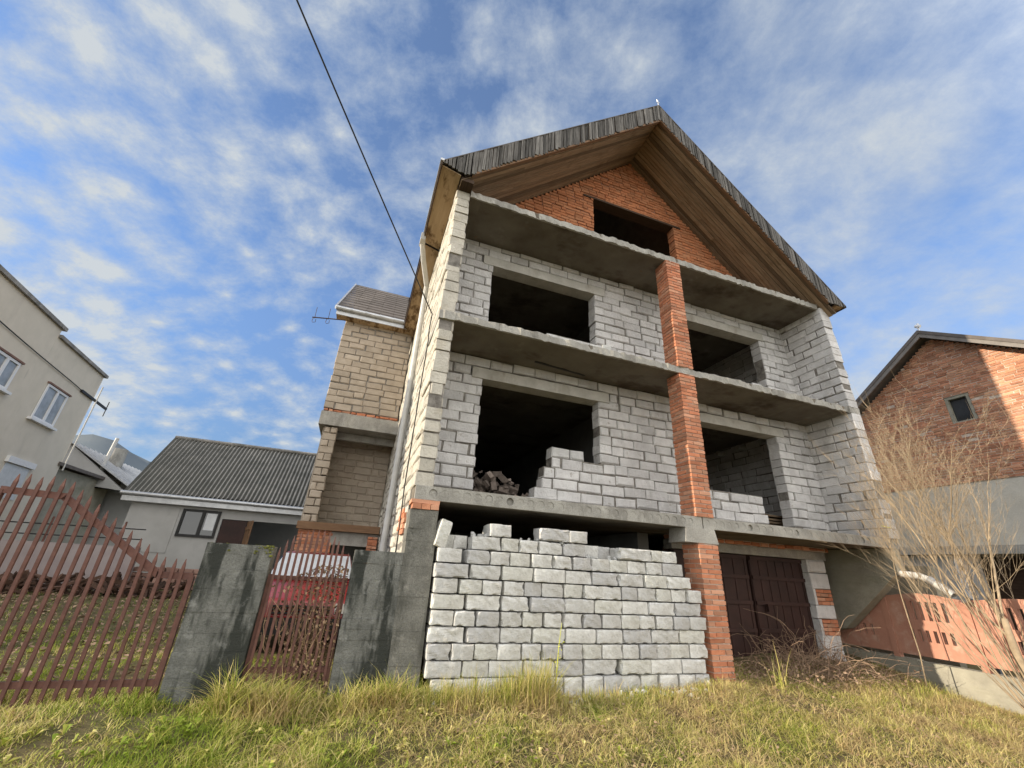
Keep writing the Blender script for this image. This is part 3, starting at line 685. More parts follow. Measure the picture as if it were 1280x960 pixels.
# ------------------------------------------------------------------ loose block stack under the balcony
ORD = 'first second third fourth fifth sixth seventh eighth ninth tenth eleventh twelfth thirteenth fourteenth'.split()
ROWS = {2:[[.54,.81],[.81,1.11],[1.11,1.42],[1.42,1.72],[1.72,2.04],[2.04,2.31],[2.31,2.59],[2.61,2.91],[2.91,3.22],[3.22,3.54],[3.54,3.85],[3.85,4.17],[4.18,4.48],[4.48,4.75]],3:[[.45,.9],[.9,1.26],[1.26,1.73],[1.73,2.19],[2.19,2.61],[2.64,3.16],[3.21,3.72],[3.72,4.26],[4.26,4.7]],4:[[.43,.74],[.74,1.04],[1.04,1.36],[1.36,1.69],[1.7,1.98],[1.99,2.3],[2.3,2.61],[2.61,2.92],[2.92,3.25],[3.25,3.52],[3.53,3.84],[3.84,4.1],[4.1,4.44],[4.44,4.78]],5:[[.43,.9],[.92,1.38],[1.39,1.84],[1.85,2.34],[2.34,2.82],[2.83,3.26],[3.27,3.76],[3.77,4.28],[4.28,4.77]],6:[[.43,.74],[.74,1.02],[1.04,1.36],[1.38,1.69],[1.69,1.99],[2.01,2.29],[2.31,2.62],[2.62,2.92],[2.93,3.25],[3.25,3.57],[3.57,3.84],[3.86,4.17],[4.17,4.48],[4.48,4.81]],7:[[.42,.86],[.89,1.37],[1.38,1.78],[1.8,2.33],[2.33,2.8],[2.81,3.29],[3.29,3.75],[3.75,4.22],[4.24,4.74]],8:[[.43,.75],[.77,1.08],[1.09,1.37],[1.39,1.7],[1.7,1.97],[1.97,2.31],[2.32,2.63],[2.64,2.95],[2.95,3.28],[3.28,3.56],[3.56,3.9],[3.9,4.18],[4.19,4.49],[4.49,4.78]],9:[[.41,.89],[.91,1.35],[1.36,1.83],[1.84,2.33],[2.34,2.78],[2.78,3.22],[3.23,3.68],[3.7,4.12],[4.12,4.58]],10:[[.43,.77],[.84,1.18],[1.18,1.47],[1.47,1.78],[1.8,2.13],[2.14,2.45],[2.46,2.78],[2.78,3.1],[3.1,3.42],[3.42,3.75],[3.75,4.05],[4.05,4.37]],11:[[.9,1.33],[1.33,1.6],[1.61,1.91],[1.92,2.3],[2.31,2.69],[3.26,3.86],[3.86,4.08],[4.08,4.37]],12:[[1.15,1.48],[1.93,2.41],[2.41,2.72]]}
from mathutils import noise as mn
def loose_block(lx, ly, lz, rough, seed):
    nx_, ny_, nz_ = max(7, int(lx/.026)), 6, 8; r = U(.005, .010)
    me = bpy.data.meshes.new('building_block'); vs_ = {}; v = []; f = []
    def vid(i, j, k):
        key = (i, j, k)
        if key not in vs_:
            p = V((lx*(i/nx_-.5), ly*(j/ny_-.5), lz*k/nz_)); c = V((0, 0, lz/2)); q = p-c
            e = V((lx/2-r, ly/2-r, lz/2-r)); cl = V(tuple(max(-e[t], min(e[t], q[t])) for t in range(3)))
            dd = q-cl
            if dd.length > 1e-6: q = cl+dd.normalized()*min(r, dd.length)
            n_ = mn.noise_vector(q*5+V((seed, seed*.7, 3)))*.005+mn.noise_vector(q*17+V((seed, 1, seed)))*.003*rough
            edge = (abs(q.x) > e.x)+(abs(q.z) > e.z)+(abs(q.y) > e.y)
            if edge >= 2 and mn.noise(p*9+V((seed, 0, 5))) > .1: q = q*(1-.16*rough*max(0, mn.noise(p*9+V((seed, 0, 5)))))
            if j == 0: n_ += V((0, 1, 0))*(mn.noise(V((q.x*9+q.z*16, q.z*5-q.x*4, seed)))*.0085*rough)
            if k in (0, nz_): n_.z *= .4
            q = q+n_
            vs_[key] = len(v); v.append(tuple(q+c))
        return vs_[key]
    for i in range(nx_):
        for k in range(nz_):
            for j in (0, ny_): 
                a = [vid(i, j, k), vid(i+1, j, k), vid(i+1, j, k+1), vid(i, j, k+1)]; f.append(a if j == 0 else a[::-1])
    for j in range(ny_):
        for k in range(nz_):
            for i in (0, nx_):
                a = [vid(i, j, k), vid(i, j+1, k), vid(i, j+1, k+1), vid(i, j, k+1)]; f.append(a[::-1] if i == 0 else a)
    for i in range(nx_):
        for j in range(ny_):
            for k in (0, nz_):
                a = [vid(i, j, k), vid(i+1, j, k), vid(i+1, j+1, k), vid(i, j+1, k)]; f.append(a[::-1] if k == 0 else a)
    me.from_pydata(v, [], f); me.materials.append(m_loose_v[seed % 5])
    return me
m_loose_v = []
for k, (s_, t_) in enumerate(((1., 1.), (.88, .88), (1.07, 1.06), (.76, .78), (.97, .93))):
    m_loose_v.append(M('loose_block_%s' % 'abcde'[k], (.55*s_, .545*s_, .52*t_), (.74*s_, .735*s_, .705*t_), 7, .8, 30, .02, .95, 0,
        stains=[((.33, .31, .27), 2.6, (1, 1, 1), .48, .68, .6), ((.30, .30, .29), 26, (1, .3, 1.5), .58, .74, .45), ((.22, .20, .17), 9, (1, 1, .6), .62, .74, .5)]))
def put_block(x0_, x1_, y, z0_, z1_, label, dy=.28, rough=1., rz=0., ry=0., grp='blocks of the loose stack under the balcony'):
    put_block.n += 1
    o = bpy.data.objects.new('building_block', loose_block(x1_-x0_, dy, z1_-z0_, rough, put_block.n*3+1)); col.objects.link(o)
    o.location = ((x0_+x1_)/2, y+dy/2, z0_); o.rotation_euler = (0, ry, rz)
    tag(o, label, 'building block', grp)
put_block.n = 0
rh = .187
for r in sorted(ROWS):
    row = ROWS[r]; z0_ = .155+(r-2)*rh
    gap = max(0, 0)
    for i, (a, b) in enumerate(row):
        wide = (b-a) > .38
        if len(row) == 1: where = 'only'
        pos = 'leftmost' if i == 0 else 'rightmost' if i == len(row)-1 else ORD[i]+' from the left'
        y = -.085+U(-.02, .02); zlow = .09 if r == 2 else 0
        dy = .30 if wide else .46
        put_block(a+.006, b-.006, y, z0_+.002-zlow, z0_+rh-.008+U(-.006, 0), 'grey %s block, %s in the %s course up of the loose stack' % ('long' if wide else 'short', pos, ORD[r-2]),
                  dy, U(.4, 1.7), U(-.03, .03), U(-.006, .006))
ztop = lambda r: .155+(r-1)*rh
for (a, b, y, r, lab) in ((.45, .80, .22, 11, 'grey block set back in the dark beside the corner column'), (.70, .90, .20, 11, 'narrow grey block end set back left of the top courses'),
                          (2.72, 3.02, .12, 11, 'shadowed grey block set back right of the topmost pair'), (3.02, 3.28, .2, 11, 'dark grey block end set back behind the top right blocks')):
    put_block(a, b, y, ztop(r-1), ztop(r)-.002, lab, .3, .8, U(-.03, .03))
put_block(4.40, 4.66, .16, ztop(9), ztop(10)-.002, 'grey block set back between the stack and the brick pillar', .3, .6)
o_ = None
# a block tipped on edge against the corner column
put_block(.36, .52, -.08, ztop(10)+.0, ztop(10)+.36, 'pale block tipped upright against the corner column on the stack', .26, 1.2, .1, .22)

q = MB()
for k in range(90):
    x = U(.45, 4.7); s_ = U(.012, .05)
    if k < 60: y = -.16-abs(random.gauss(0, .12)); z = gz(x, y)+s_*.3
    else: x = U(.9, 4.2); y = U(-.03, .15); z = (ztop(11) if x < 2.6 else ztop(10))+s_*.3
    rot = Matrix.Rotation(U(0, 6), 3, V((U(-1, 1), U(-1, 1), U(-1, 1))).normalized())
    q.obox((x, y, z), rot @ V((1, 0, 0)), rot @ V((0, 1, 0)), rot @ V((0, 0, 1)), -s_, s_, -s_*.7, s_*.7, -s_*.5, s_*.5, s_*.3)
tag(q.build('crumbs', m_loose), 'broken block crumbs at the foot and on top of the loose stack', 'rubble', kind='stuff')
# rubble in the left first-floor window
q = MB()
for k in range(330):
    x = U(1.2, 2.6); top_ = max(.1, 1.05-.55*(x-1.2)); z = Z1+U(0, top_)*U(.3, 1); y = U(1.5, 2.4); s_ = U(.03, .10)
    rot = Matrix.Rotation(U(0, 6), 3, V((U(-1, 1), U(-1, 1), U(-1, 1))).normalized())
    q.obox((x, y, z), rot @ V((1, 0, 0)), rot @ V((0, 1, 0)), rot @ V((0, 0, 1)), -s_, s_, -s_*.6, s_*.6, -s_*.5, s_*.5, .015)
tag(q.build('rubble', m_rubble), 'heap of dark broken rubble inside the left first-floor opening', 'rubble', kind='stuff')
for k in range(7):
    q = MB(); z = Z1+.012+k*.075; q.box(8.05+U(-.05, .05), 9.55, 1.55+U(0, .04), 1.75, z, z+.045, .006)
    own_origin(tag(q.build('board', m_wood), 'old board, %s from the floor in the stack inside the right opening' % ORD[k], 'board', 'boards stacked inside the right first-floor opening'), (8.8, 1.65, z))

# ------------------------------------------------------------------ gate pillars, gates
def gate_pillar(x0_, x1_, z1_, label, moss):
    P_ = thing('gate_pillar', label, 'gate pillar', ((x0_+x1_)/2, .15, gz((x0_+x1_)/2, 0)))
    q = MB(); z = -.1
    while z < z1_-.03:
        zn = min(z+U(.10, .24), z1_)
        j1, j2, j3 = U(-.005, .005), U(-.005, .005), U(-.005, .005)
        q.hexa([(x0_+j1, j3, z), (x1_+j2, j3+U(-.003, .003), z), (x1_+j2, .34, z), (x0_+j1, .34, z), (x0_+j1+U(-.004, .004), j3, zn-.0015), (x1_+j2, j3, zn-.0015), (x1_+j2, .34, zn-.0015), (x0_+j1, .34, zn-.0015)])
        z = zn
    q.build('shaft', m_pillar, P_)
    q = MB()
    for k in range(moss):
        x = U(x0_, x1_) if U(0, 1) < .35 else x1_-abs(random.gauss(0, .09)); y = U(-.012, .1); s_ = U(.006, .018)
        zz = z1_-U(0, .012) if U(0, 1) < .6 else z1_-U(0, .11)
        if zz < z1_-.02: y = -.008
        q.box(x-s_, x+s_, y-s_*.7, y+s_, zz-s_*.5, zz+s_*.45, s_*.4)
    if moss: q.build('moss', m_moss, P_)
gate_pillar(-2.26, -1.56, 1.71, 'stained concrete gate pillar with yellow moss, between the wide gate and the wicket', 46)
gate_pillar(-.62, .0, 1.735, 'stained concrete gate pillar joined to the corner of the house', 0)
# wide gate, near leaf
def picket(q, x, y, z0_, z1_, t=.033):
    lx = U(-.006, .006)
    d_ = .012
    q.hexa([(x-t/2, y-d_, z0_), (x+t/2, y-d_, z0_), (x+t/2, y+d_, z0_), (x-t/2, y+d_, z0_), (x-t/2+lx, y-d_, z1_), (x+t/2+lx, y-d_, z1_), (x+t/2+lx, y+d_, z1_), (x-t/2+lx, y+d_, z1_)])
    # small spear head
    q.hexa([(x-t*.5+lx, y-.012, z1_), (x+t*.5+lx, y-.012, z1_), (x+t*.5+lx, y+.012, z1_), (x-t*.5+lx, y+.012, z1_), (x-.003+lx, y-.003, z1_+.085), (x+.003+lx, y-.003, z1_+.085), (x+.003+lx, y+.003, z1_+.085), (x-.003+lx, y+.003, z1_+.085)])
def wide_leaf(xr, sgn, label):
    """xr = hinge side; runs to -x (sgn -1); low at the hinge, high at the meeting edge"""
    G = thing('iron_gate', label, 'gate', (xr+sgn*1, .1, gz(xr+sgn, .1)), 'leaves of the wide iron gate')
    Y = .06; P_ = lambda u, z: (xr+sgn*u, Y, z)
    W = 2.0; prof = [(0, 1.34), (.33, 1.34), (1.44, 2.08), (W, 2.10)]
    def top(u):
        for (a, za), (b, zb) in zip(prof[:-1], prof[1:]):
            if a <= u <= b: return za+(zb-za)*(u-a)/(b-a)
        return prof[-1][1]
    q = MB()
    for (a, za), (b, zb) in zip(prof[:-1], prof[1:]): q.bar(P_(a-.01, za), P_(b+.01, zb), .035, .07)
    q.build('top_rail', m_rust, G)
    q = MB(); q.bar(P_(0, .33), P_(W, .33), .035, .06); q.build('bottom_rail', m_rust, G)
    for u in (0, W): q = MB(); q.bar(P_(u, .12), P_(u, top(u)+.0), .05, .05, (0, 1, 0)); q.build('stile', m_rust, G)
    n_ = 20
    for i in range(1, n_):
        u = W*i/n_; q = MB(); picket(q, xr+sgn*u, Y-.032, .10+U(0, .02), top(u)+.10+U(-.012, .012)); q.build('picket', m_rust, G)
    return G
wide_leaf(-2.32, -1, 'rusty red iron gate leaf of spiked pickets, hung on the left concrete pillar')
wide_leaf(-6.40, 1, 'second rusty red iron gate leaf at the far left edge, meeting the hung leaf')
G = thing('wicket_gate', 'narrow rusty picket wicket with an arched top between the two concrete pillars', 'gate', (-1.09, .1, gz(-1.09, .1)))
q = MB(); q.bar((-1.53, .1, 1.37), (-.66, .1, 1.37), .03, .045); q.build('top_rail', m_rust, G)
q = MB(); q.bar((-1.53, .1, .42), (-.66, .1, .42), .03, .06); q.build('bottom_rail', m_rust, G)
for x in (-1.53, -.66): q = MB(); q.bar((x, .1, .2), (x, .1, 1.40), .04, .04, (0, 1, 0)); q.build('stile', m_rust, G)
for i in range(13):
    t = (i+.5)/13; x = -1.53+.87*t; zt = 1.50+.36*math.sin(math.pi*min(1, max(0, .06+.9*t)))**.8
    q = MB(); picket(q, x, .07, .30+U(0, .03), zt+U(-.015, .015), .028); q.build('picket', m_rust, G)
# dead vine on the wicket
q = MB()
for k in range(75):
    x = random.gauss(-.93, .16); p = V((min(-.66, max(-1.45, x)), U(.10, .2), gz(-1, .1)+U(0, .35))); pts = [p]; dr = V((U(-.4, .4), 0, 1)).normalized()
    for s_ in range(int(U(4, 11))):
        dr = (dr+V((U(-.5, .5), U(-.25, .25), U(-.2, .5)))).normalized(); p = p+dr*U(.06, .16); p.x = min(-.66, max(-1.46, p.x)); p.y = min(.32, max(.06, p.y)); p.z = min(1.62-.5*abs(p.x+.85), p.z); pts.append(p)
    q.tube(pts, [U(.003, .007)*(1-.6*i/len(pts)) for i in range(len(pts))], 4, False)
for k in range(2800):
    x = min(-.66, max(-1.47, random.gauss(-.88, .15) if k % 3 else random.gauss(-1.05, .2))); z = gz(-1, .1)+U(0, 1)**1.3*1.4; z = min(z, 1.58-.5*abs(x+.85)); s_ = U(.008, .026); y = U(.03, .3)
    rot = Matrix.Rotation(U(0, 6), 3, V((U(-1, 1), U(-1, 1), U(-1, 1))).normalized())
    q.poly([V((x, y, z))+rot @ V(t) for t in ((-s_, -s_*.5, 0), (s_*.3, -s_*.6, s_*.3), (s_, s_*.2, 0), (-s_*.2, s_*.6, -s_*.2))])
own_origin(tag(q.build('dead_vine', m_vine), 'dry brown climber tangled over the right half of the wicket gate', 'vine'), (-1, .2, gz(-1, .2)))

# ------------------------------------------------------------------ red car behind the wicket
def car(cx, y0_, zg):
    C_ = thing('red_car', 'red hatchback with pale windscreen parked behind the narrow wicket gate', 'car', (cx, y0_+1.9, zg))
    ln = 3.7; hw = .8
    def sect(prof, name, mat, ins):
        q = MB(); n = len(prof); rows_ = []
        for wx, sc_ in ((-1, 1), (1, 1)):
            for (yy, zz, k) in prof: q.v.append((cx+wx*hw*k, y0_+yy, zg+zz)); q.g.append((yy, zz, wx))
        q.f.append(tuple(range(n))); q.f.append(tuple(range(2*n-1, n-1, -1)))
        for i in range(n): a, b = i, (i+1) % n; q.f.append((b, a, a+n, b+n))
        o = q.build(name, mat, C_, fixn=True); bv = o.modifiers.new('bevel', 'BEVEL'); bv.width = .05; bv.segments = 3; bv.limit_method = 'ANGLE'
        return o
    sect([(0, .28, .95), (-.03, .5, .97), (.04, .72, .94), (.75, .92, .92), (1.0, .97, .94), (3.3, .98, .95), (3.65, .9, .93), (3.7, .5, .96), (3.6, .28, .95)], 'body', m_carpaint, 0)
    sect([(.86, .95, .90), (1.5, 1.36, .74), (1.75, 1.42, .72), (2.9, 1.42, .72), (3.3, 1.32, .74), (3.6, .96, .88)], 'cabin', m_carpaint, 0)
    q = MB(); 
    a = [(-.78, .90, .985), (.78, .90, .985), (.66, 1.47, 1.35), (-.66, 1.47, 1.35)]
    n_ = V((0, -.53, .84)).normalized()*.03
    q.prism([V((cx+x*.86, y0_+yy, zg+zz))+n_ for x, yy, zz in a], n_*.3); q.build('windscreen', m_curtain_glint, C_, fixn=True)  # pale colour paints the sky reflected in the glass
    for s_ in (-1, 1):
        q = MB(); q.box(cx+s_*.62-.13, cx+s_*.62+.13, y0_-.045, y0_+.05, zg+.55, zg+.68); q.build('headlight', m_lampglass, C_)
        q = MB(); q.prism([(cx+s_*.655, y0_+1.15, zg+1.02), (cx+s_*.6, y0_+1.6, zg+1.33), (cx+s_*.6, y0_+2.9, zg+1.33), (cx+s_*.665, y0_+3.2, zg+1.02)], (s_*.035, 0, 0)); q.build('side_window', m_glass, C_, fixn=True)
        q = MB(); q.box(cx+s_*.78, cx+s_*.78+s_*.14, y0_+1.0, y0_+1.1, zg+.95, zg+1.06); q.build('mirror', m_carpaint, C_)
        for yy in (.72, 2.95):
            q = MB(); q.tube([(cx+s_*.60, y0_+yy, zg+.29), (cx+s_*.79, y0_+yy, zg+.29)], .29, 24); wh = q.build('wheel', m_tyre, C_)
            q = MB(); q.tube([(cx+s_*.78, y0_+yy, zg+.29), (cx+s_*.80, y0_+yy, zg+.29)], .18, 20); q.build('rim', m_tin, wh)
    q = MB(); q.box(cx-.78, cx+.78, y0_-.07, y0_+.1, zg+.26, zg+.48); q.build('bumper', m_black, C_)
    q = MB()
    for k in range(3): q.box(cx-.42, cx+.42, y0_-.05, y0_+.03, zg+.53+.045*k, zg+.555+.045*k)
    q.build('grille', m_black, C_)
car(-1.22, 1.75, gz(-1.2, 3))

# ------------------------------------------------------------------ terracotta fence on the right
FX = 10.15
F = thing('concrete_fence', 'terracotta coloured slotted concrete fence on a grey plinth beside the house', 'fence', (FX, -1, gz(10, -1)))
q = MB(); y = -4.6
while y < 5:
    q.box(FX-.06+U(-.008, .008), FX+.14, y, y+1.595, -.6, .10+U(-.01, .01), .004); q.box(FX-.05+U(-.008, .008), FX+.13, y, y+1.595, .105, .42+U(-.02, .01), .004); y += 1.6
q.build('plinth', m_plinth, F)
def fence_panel(ya, yb, z0_=.50, z1_=1.54):
    """cast panel: two rows of slots, gently arched top"""
    q = MB(); W = yb-ya; t0, t1 = FX, FX+.075
    m0, m1 = ya+.10*W, yb-.42*W*0-.10*W
    rows_ = ((z0_+.26, z0_+.46), (z0_+.63, z0_+.96))
    q.box(t0, t1, ya, yb, z0_, rows_[0][0]); q.box(t0, t1, ya, yb, rows_[0][1], rows_[1][0])
    for (a, b) in rows_:
        n_ = 6; sl0, sl1 = ya+.20*W, yb-.18*W; pw = (sl1-sl0)/n_
        q.box(t0, t1, ya, sl0, a, b); q.box(t0, t1, sl1, yb, a, b)
        for i in range(n_): q.box(t0, t1, sl0+pw*i+pw*.45, sl0+pw*(i+1), a, b)
    n_ = 14
    for i in range(n_):
        a, b = ya+W*i/n_, ya+W*(i+1)/n_; za = z1_+.07*math.sin(math.pi*i/n_)**1.5; zb = z1_+.07*max(0, math.sin(math.pi*(i+1)/n_))**1.5
        q.hexa([(t0, a, rows_[1][1]), (t1, a, rows_[1][1]), (t1, b, rows_[1][1]), (t0, b, rows_[1][1]), (t0, a, za), (t1, a, za), (t1, b, zb), (t0, b, zb)])
    return q.build('panel', m_orange, F)
for (a, b) in ((-4.05, -2.42), (-2.30, -.86), (-.74, .50), (.62, 2.0), (2.12, 3.6)): fence_panel(a, b)
for y in (-4.11, -2.36, -.80, .56, 2.06): q = MB(); q.box(FX-.02, FX+.09, y-.055, y+.055, .30, 1.50, .004); q.build('post', m_orange, F)
q = MB(); q.box(11.12, 11.2, -.52, -.40, .0, 2.3); q.build('fence_upright', m_bluepost); fu = bpy.data.objects['fence_upright']; tag(own_origin(fu, (11.16, -.46, 0)), 'blue grey upright plank behind the terracotta fence', 'plank')
q = MB(); q.box(10.9, 11.1, -.05, 6, .0, 2.15); own_origin(tag(q.build('green_block_wall', m_plinth), 'greenish grey wall standing behind the far end of the terracotta fence', 'wall'), (11, 3, 0))

# ------------------------------------------------------------------ neighbour's brick house on the right
NX = 16.1
NB = thing('brick_house', 'red brick gabled neighbour house with a small attic window on the right', 'house', (NX+4, 0, 0))
RY, RZ = .68, 9.45; NS = .70
b_, c_ = MB(), MB()
def ntop(z):
    dd = (RZ-.1-z)/NS
    return (RY-min(dd, 6.2), RY+min(dd, 6.2)) if dd > .05 else None
masonry(b_, c_, (NX, 0, 0), (0, 1, 0), (1, 0, 0), -6, 7.2, 4.68, RZ, .25, .077, .25, .011, openings=[(.28, .88, 6.42, 7.28)], top=ntop, j=.006, ch=.005, inset=.012)
gw = b_.build('gable_wall', m_brick_nb, NB); c_.build('mortar', m_bmortar, gw)
q = MB(); q.box(NX+.03, NX+.3, -6, 7.2, 2.95, 4.67); q.build('rendered_wall', m_render, NB)
q = MB(); rough_slab(q, -6, 7.2, 0, 4, 2.72, 2.94, 40, .01); q.v = [(NX-.12+y, x, z) for x, y, z in q.v]; q.build('floor_slab', m_conc, NB, fixn=True)
q = MB(); q.box(NX+.1, NX+.35, 1.6, 7.2, 0, 2.7); q.box(NX+3.2, NX+3.4, -6, 1.6, 0, 2.7); q.box(NX+.1, NX+.35, -6, -3.4, 0, 2.7); q.build('ground_floor_wall', m_greywall, NB)
q = MB(); q.box(NX+1.2, NX+1.3, -6, 7, 0, 2.71)
for k in range(9): q.box(NX+1.1, NX+1.2, -3.3+.5*k, -3.3+.5*k+.3, 0, 1.9+U(-.2, .1))
q.build('board_screen', m_darkwood, NB)
q = MB(); q.box(NX+.14, NX+.18, .30, .86, 6.44, 7.26); wn_ = q.build('window', m_glass, NB)
q = MB(); X0 = NX+.02
for (a, b, c, d) in ((.28, .88, 6.42, 6.49), (.28, .88, 7.21, 7.28), (.28, .36, 6.49, 7.21), (.80, .88, 6.49, 7.21)): q.box(X0, X0+.1, a, b, c, d)
q.build('frame', m_plinth, wn_)
q = MB()
for s_ in (-1, 1):
    ya, yb = RY, RY+s_*6.6
    za, zb = RZ, RZ-6.6*NS
    for (x0_, x1_, dz0, dz1) in ((NX-.45, NX+9, .02, .14),):
        p = [(x0_, ya, za+dz0), (x1_, ya, za+dz0), (x1_, yb, zb+dz0), (x0_, yb, zb+dz0), (x0_, ya, za+dz1), (x1_, ya, za+dz1), (x1_, yb, zb+dz1), (x0_, yb, zb+dz1)]
        q.hexa(p)
nr = q.build('roof', m_slate, NB, fixn=True)
q = MB()
for s_ in (-1, 1):
    yb = RY+s_*6.6; zb = RZ-6.6*NS
    q.hexa([(NX-.43, RY, RZ-.12), (NX-.38, RY, RZ-.12), (NX-.38, yb, zb-.12), (NX-.43, yb, zb-.12), (NX-.43, RY, RZ+.018), (NX-.38, RY, RZ+.018), (NX-.38, yb, zb+.018), (NX-.43, yb, zb+.018)])
q.build('barge_board', m_barge, nr, fixn=True)
q = MB(); q.tube([(NX-.3, RY, RZ+.1), (NX-.3, RY, RZ+.26)], .02, 8); q.tube([(NX-.3, RY-.06, RZ+.3), (NX-.3, RY+.06, RZ+.36)], .055, 10); q.tube([(NX-.3, RY+.02, RZ+.24), (NX-.3, RY-.02, RZ+.42)], .03, 8); q.build('finial', m_white, nr)

# ------------------------------------------------------------------ beige house far left
BC = V((-12.28, 16.02, 0)); bd = V((-.0698, .9976, 0)); bn = V((.9976, .0698, 0))
B = thing('beige_house', 'tall beige rendered house with stepped parapet at the far left', 'house', (-16, 9, .5))
def bq(q, s0, s1, n0, n1, z0_, z1_): q.obox(BC, bd, -bn, (0, 0, 1), s0, s1, n0, n1, z0_, z1_)
q = MB(); bq(q, -4.0, 0, 0, 6, 0, 8.42); bq(q, -13.2, -4.003, 0, 6, 0, 8.72); q.build('wall', m_beige, B)
q = MB(); bq(q, -4.0, .12, -.10, 6, 8.42, 8.54); bq(q, -13.3, -3.9, -.10, 6, 8.722, 8.85); q.build('parapet_coping', m_eternit, B)
q = MB(); bq(q, -9.2, -7.95, 1, 2, 8.8, 9.6); q.build('chimney', m_stone, B)
for (s0, s1, z0_, z1_) in ((-3.25, -1.80, 5.60, 6.88), (-6.3, -5.02, 5.95, 6.90)):
    q = MB(); bq(q, s0, s1, -.012, .02, z0_, z1_); wi = q.build('window', m_pane, B)
    q = MB(); t = .08
    for (a, b, c, d) in ((s0, s1, z0_, z0_+t), (s0, s1, z1_-t, z1_), (s0, s0+t, z0_+t, z1_-t), (s1-t, s1, z0_+t, z1_-t), (s0+(s1-s0)*.48, s0+(s1-s0)*.48+.12, z0_+t, z1_-t)): bq(q, a, b, -.05, -.013, c, d)
    q.build('frame', m_white, wi)
    q = MB(); bq(q, s0-.12, s1+.15, -.14, -.002, z0_-.09, z0_-.01); q.build('sill', m_white, wi)
    q = MB(); bq(q, s0-.05, s1+.1, -.08, -.002, z1_+.01, z1_+.07); q.build('window_head', m_stone, wi)
q = MB(); bq(q, -3.3, -1.68, -.10, -.002, 4.02, 4.22); bx_ = q.build('shutter_box', m_white, B)
q = MB(); bq(q, -3.2, -1.8, -.02, -.002, 2.9, 4.0); q.build('window', m_curtain_glint, B)
q = MB(); p0 = BC+bd*(-1.2)+bn*.05+V((0, 0, 7.36)); p1 = p0+bd*2.45+V((0, 0, -.03)); q.bar(p0, p1, .07, .09); q.tube([p1+V((0, 0, -.35)), p1+V((0, 0, .35))], .02, 6); q.build('wire_bracket', m_black, B)
q = MB(); a = BC+bd*.06+bn*.1; q.tube([a+V((0, 0, 8.0)), a+V((0, 0, 4.3))], .028, 8); q.build('downpipe', m_pipe, B)
q = MB(); q.tube([BC+bd*s_+bn*.05+V((0, 0, 7.36+(.55*((s_+1.2)/-10)**.8 if s_ < -1.2 else 0)-.12*math.sin(max(0, min(1, (-1.2-s_)/10))*math.pi))) for s_ in np.linspace(-1.2, -11, 20)], .018, 5); q.build('facade_wire', m_black, B)

# lean-to and metal roofed house behind it
S = thing('lean_to_shed', 'low plastered shed with a thin dark flat roof behind the beige house corner', 'shed', (-13.2, 18.3, .7))
q = MB(); q.box(-15, -12.45, 16.3, 20.6, .3, 4.42); q.build('wall', m_plinth, S)
q = MB(); q.hexa([(-15.2, 15.8, 4.9), (-12.2, 15.8, 4.47), (-12.2, 21, 4.47), (-15.2, 21, 4.9), (-15.2, 15.8, 5.0), (-12.2, 15.8, 4.60), (-12.2, 21, 4.60), (-15.2, 21, 5.0)]); q.build('roof', m_slate, S)
q = MB(); q.tube([(-12.7, 19.8, 4.6), (-12.6, 19.82, 6.57)], .085, 10); q.build('flue_pipe', m_pipe, S)
Hm = thing('metal_roof_house', 'house with a pale seamed metal roof and round chimney far behind the shed', 'house', (-14, 25, .7))
q = MB()
for s_ in (-1, 1):
    q.hexa([(-14, 19.3, 6.0), (-14, 29, 6.0), (-14+s_*3.4, 29, 3.9), (-14+s_*3.4, 19.3, 3.9), (-14, 19.3, 6.05), (-14, 29, 6.05), (-14+s_*3.4, 29, 3.95), (-14+s_*3.4, 19.3, 3.95)])
for k in range(20): y = 19.4+.48*k; q.hexa([(-13.98, y, 6.05), (-13.98, y+.06, 6.05), (-10.62, y+.06, 3.96), (-10.62, y, 3.96), (-13.98, y, 6.11), (-13.98, y+.06, 6.11), (-10.62, y+.06, 4.02), (-10.62, y, 4.02)])
q.build('roof', m_tin, Hm, fixn=True)
q = MB(); q.prism([(-17, 19.4, 4.5), (-11.3, 19.4, 4.05), (-14, 19.4, 5.96), (-17, 19.4, 4.15)], (0, .2, 0)); q.prism([(-17, 21.2, .3), (-11.1, 21.2, .3), (-11.1, 21.2, 4.1), (-14, 21.2, 5.95), (-17, 21.2, 4.1)], (0, 7, 0)); q.build('wall', m_greywall, Hm, fixn=True)
q = MB(); q.tube([(-13.3, 22.0, 5.3), (-13.3, 22.0, 6.42)], .38, 16); q.build('chimney', m_conc, Hm)

# grey garage house in the yard's back
SH = thing('grey_outbuilding', 'low grey outbuilding with a dark corrugated roof at the back of the yard', 'outbuilding', (-5, 13, .7))
q = MB(); YS = 12.2
q.box(-7.95, -5.15, YS, YS+.25, .2, 3.2); q.box(-7.95, -1.5, YS+4, YS+4.2, .2, 3.2); q.box(-7.95, -7.7, YS+.25, YS+4, .2, 3.2); q.box(-5.15, -1.5, YS, YS+.25, 2.72, 3.2)
q.prism([(-7.7, YS+.1, 3.2), (-7.7, YS+4, 3.2), (-7.7, YS+2.3, 5.5)], (-.2, 0, 0)); q.build('wall', m_greywall, SH)
q = MB(); q.box(-7.6, -6.5, YS-.02, YS-.002, 1.5, 2.98); q.build('render_patch', m_greywall, SH)
q = MB(); q.box(-6.36, -5.27, YS-.01, YS+.0, 2.08, 2.92); wi = q.build('window', m_glass, SH)
q = MB()
for (a, b, c, d) in ((-6.40, -5.23, 2.05, 2.13), (-6.40, -5.23, 2.88, 2.96), (-6.40, -6.32, 2.13, 2.88), (-5.31, -5.23, 2.13, 2.88), (-5.80, -5.70, 2.13, 2.88)): q.box(a, b, YS-.05, YS-.012, c, d)
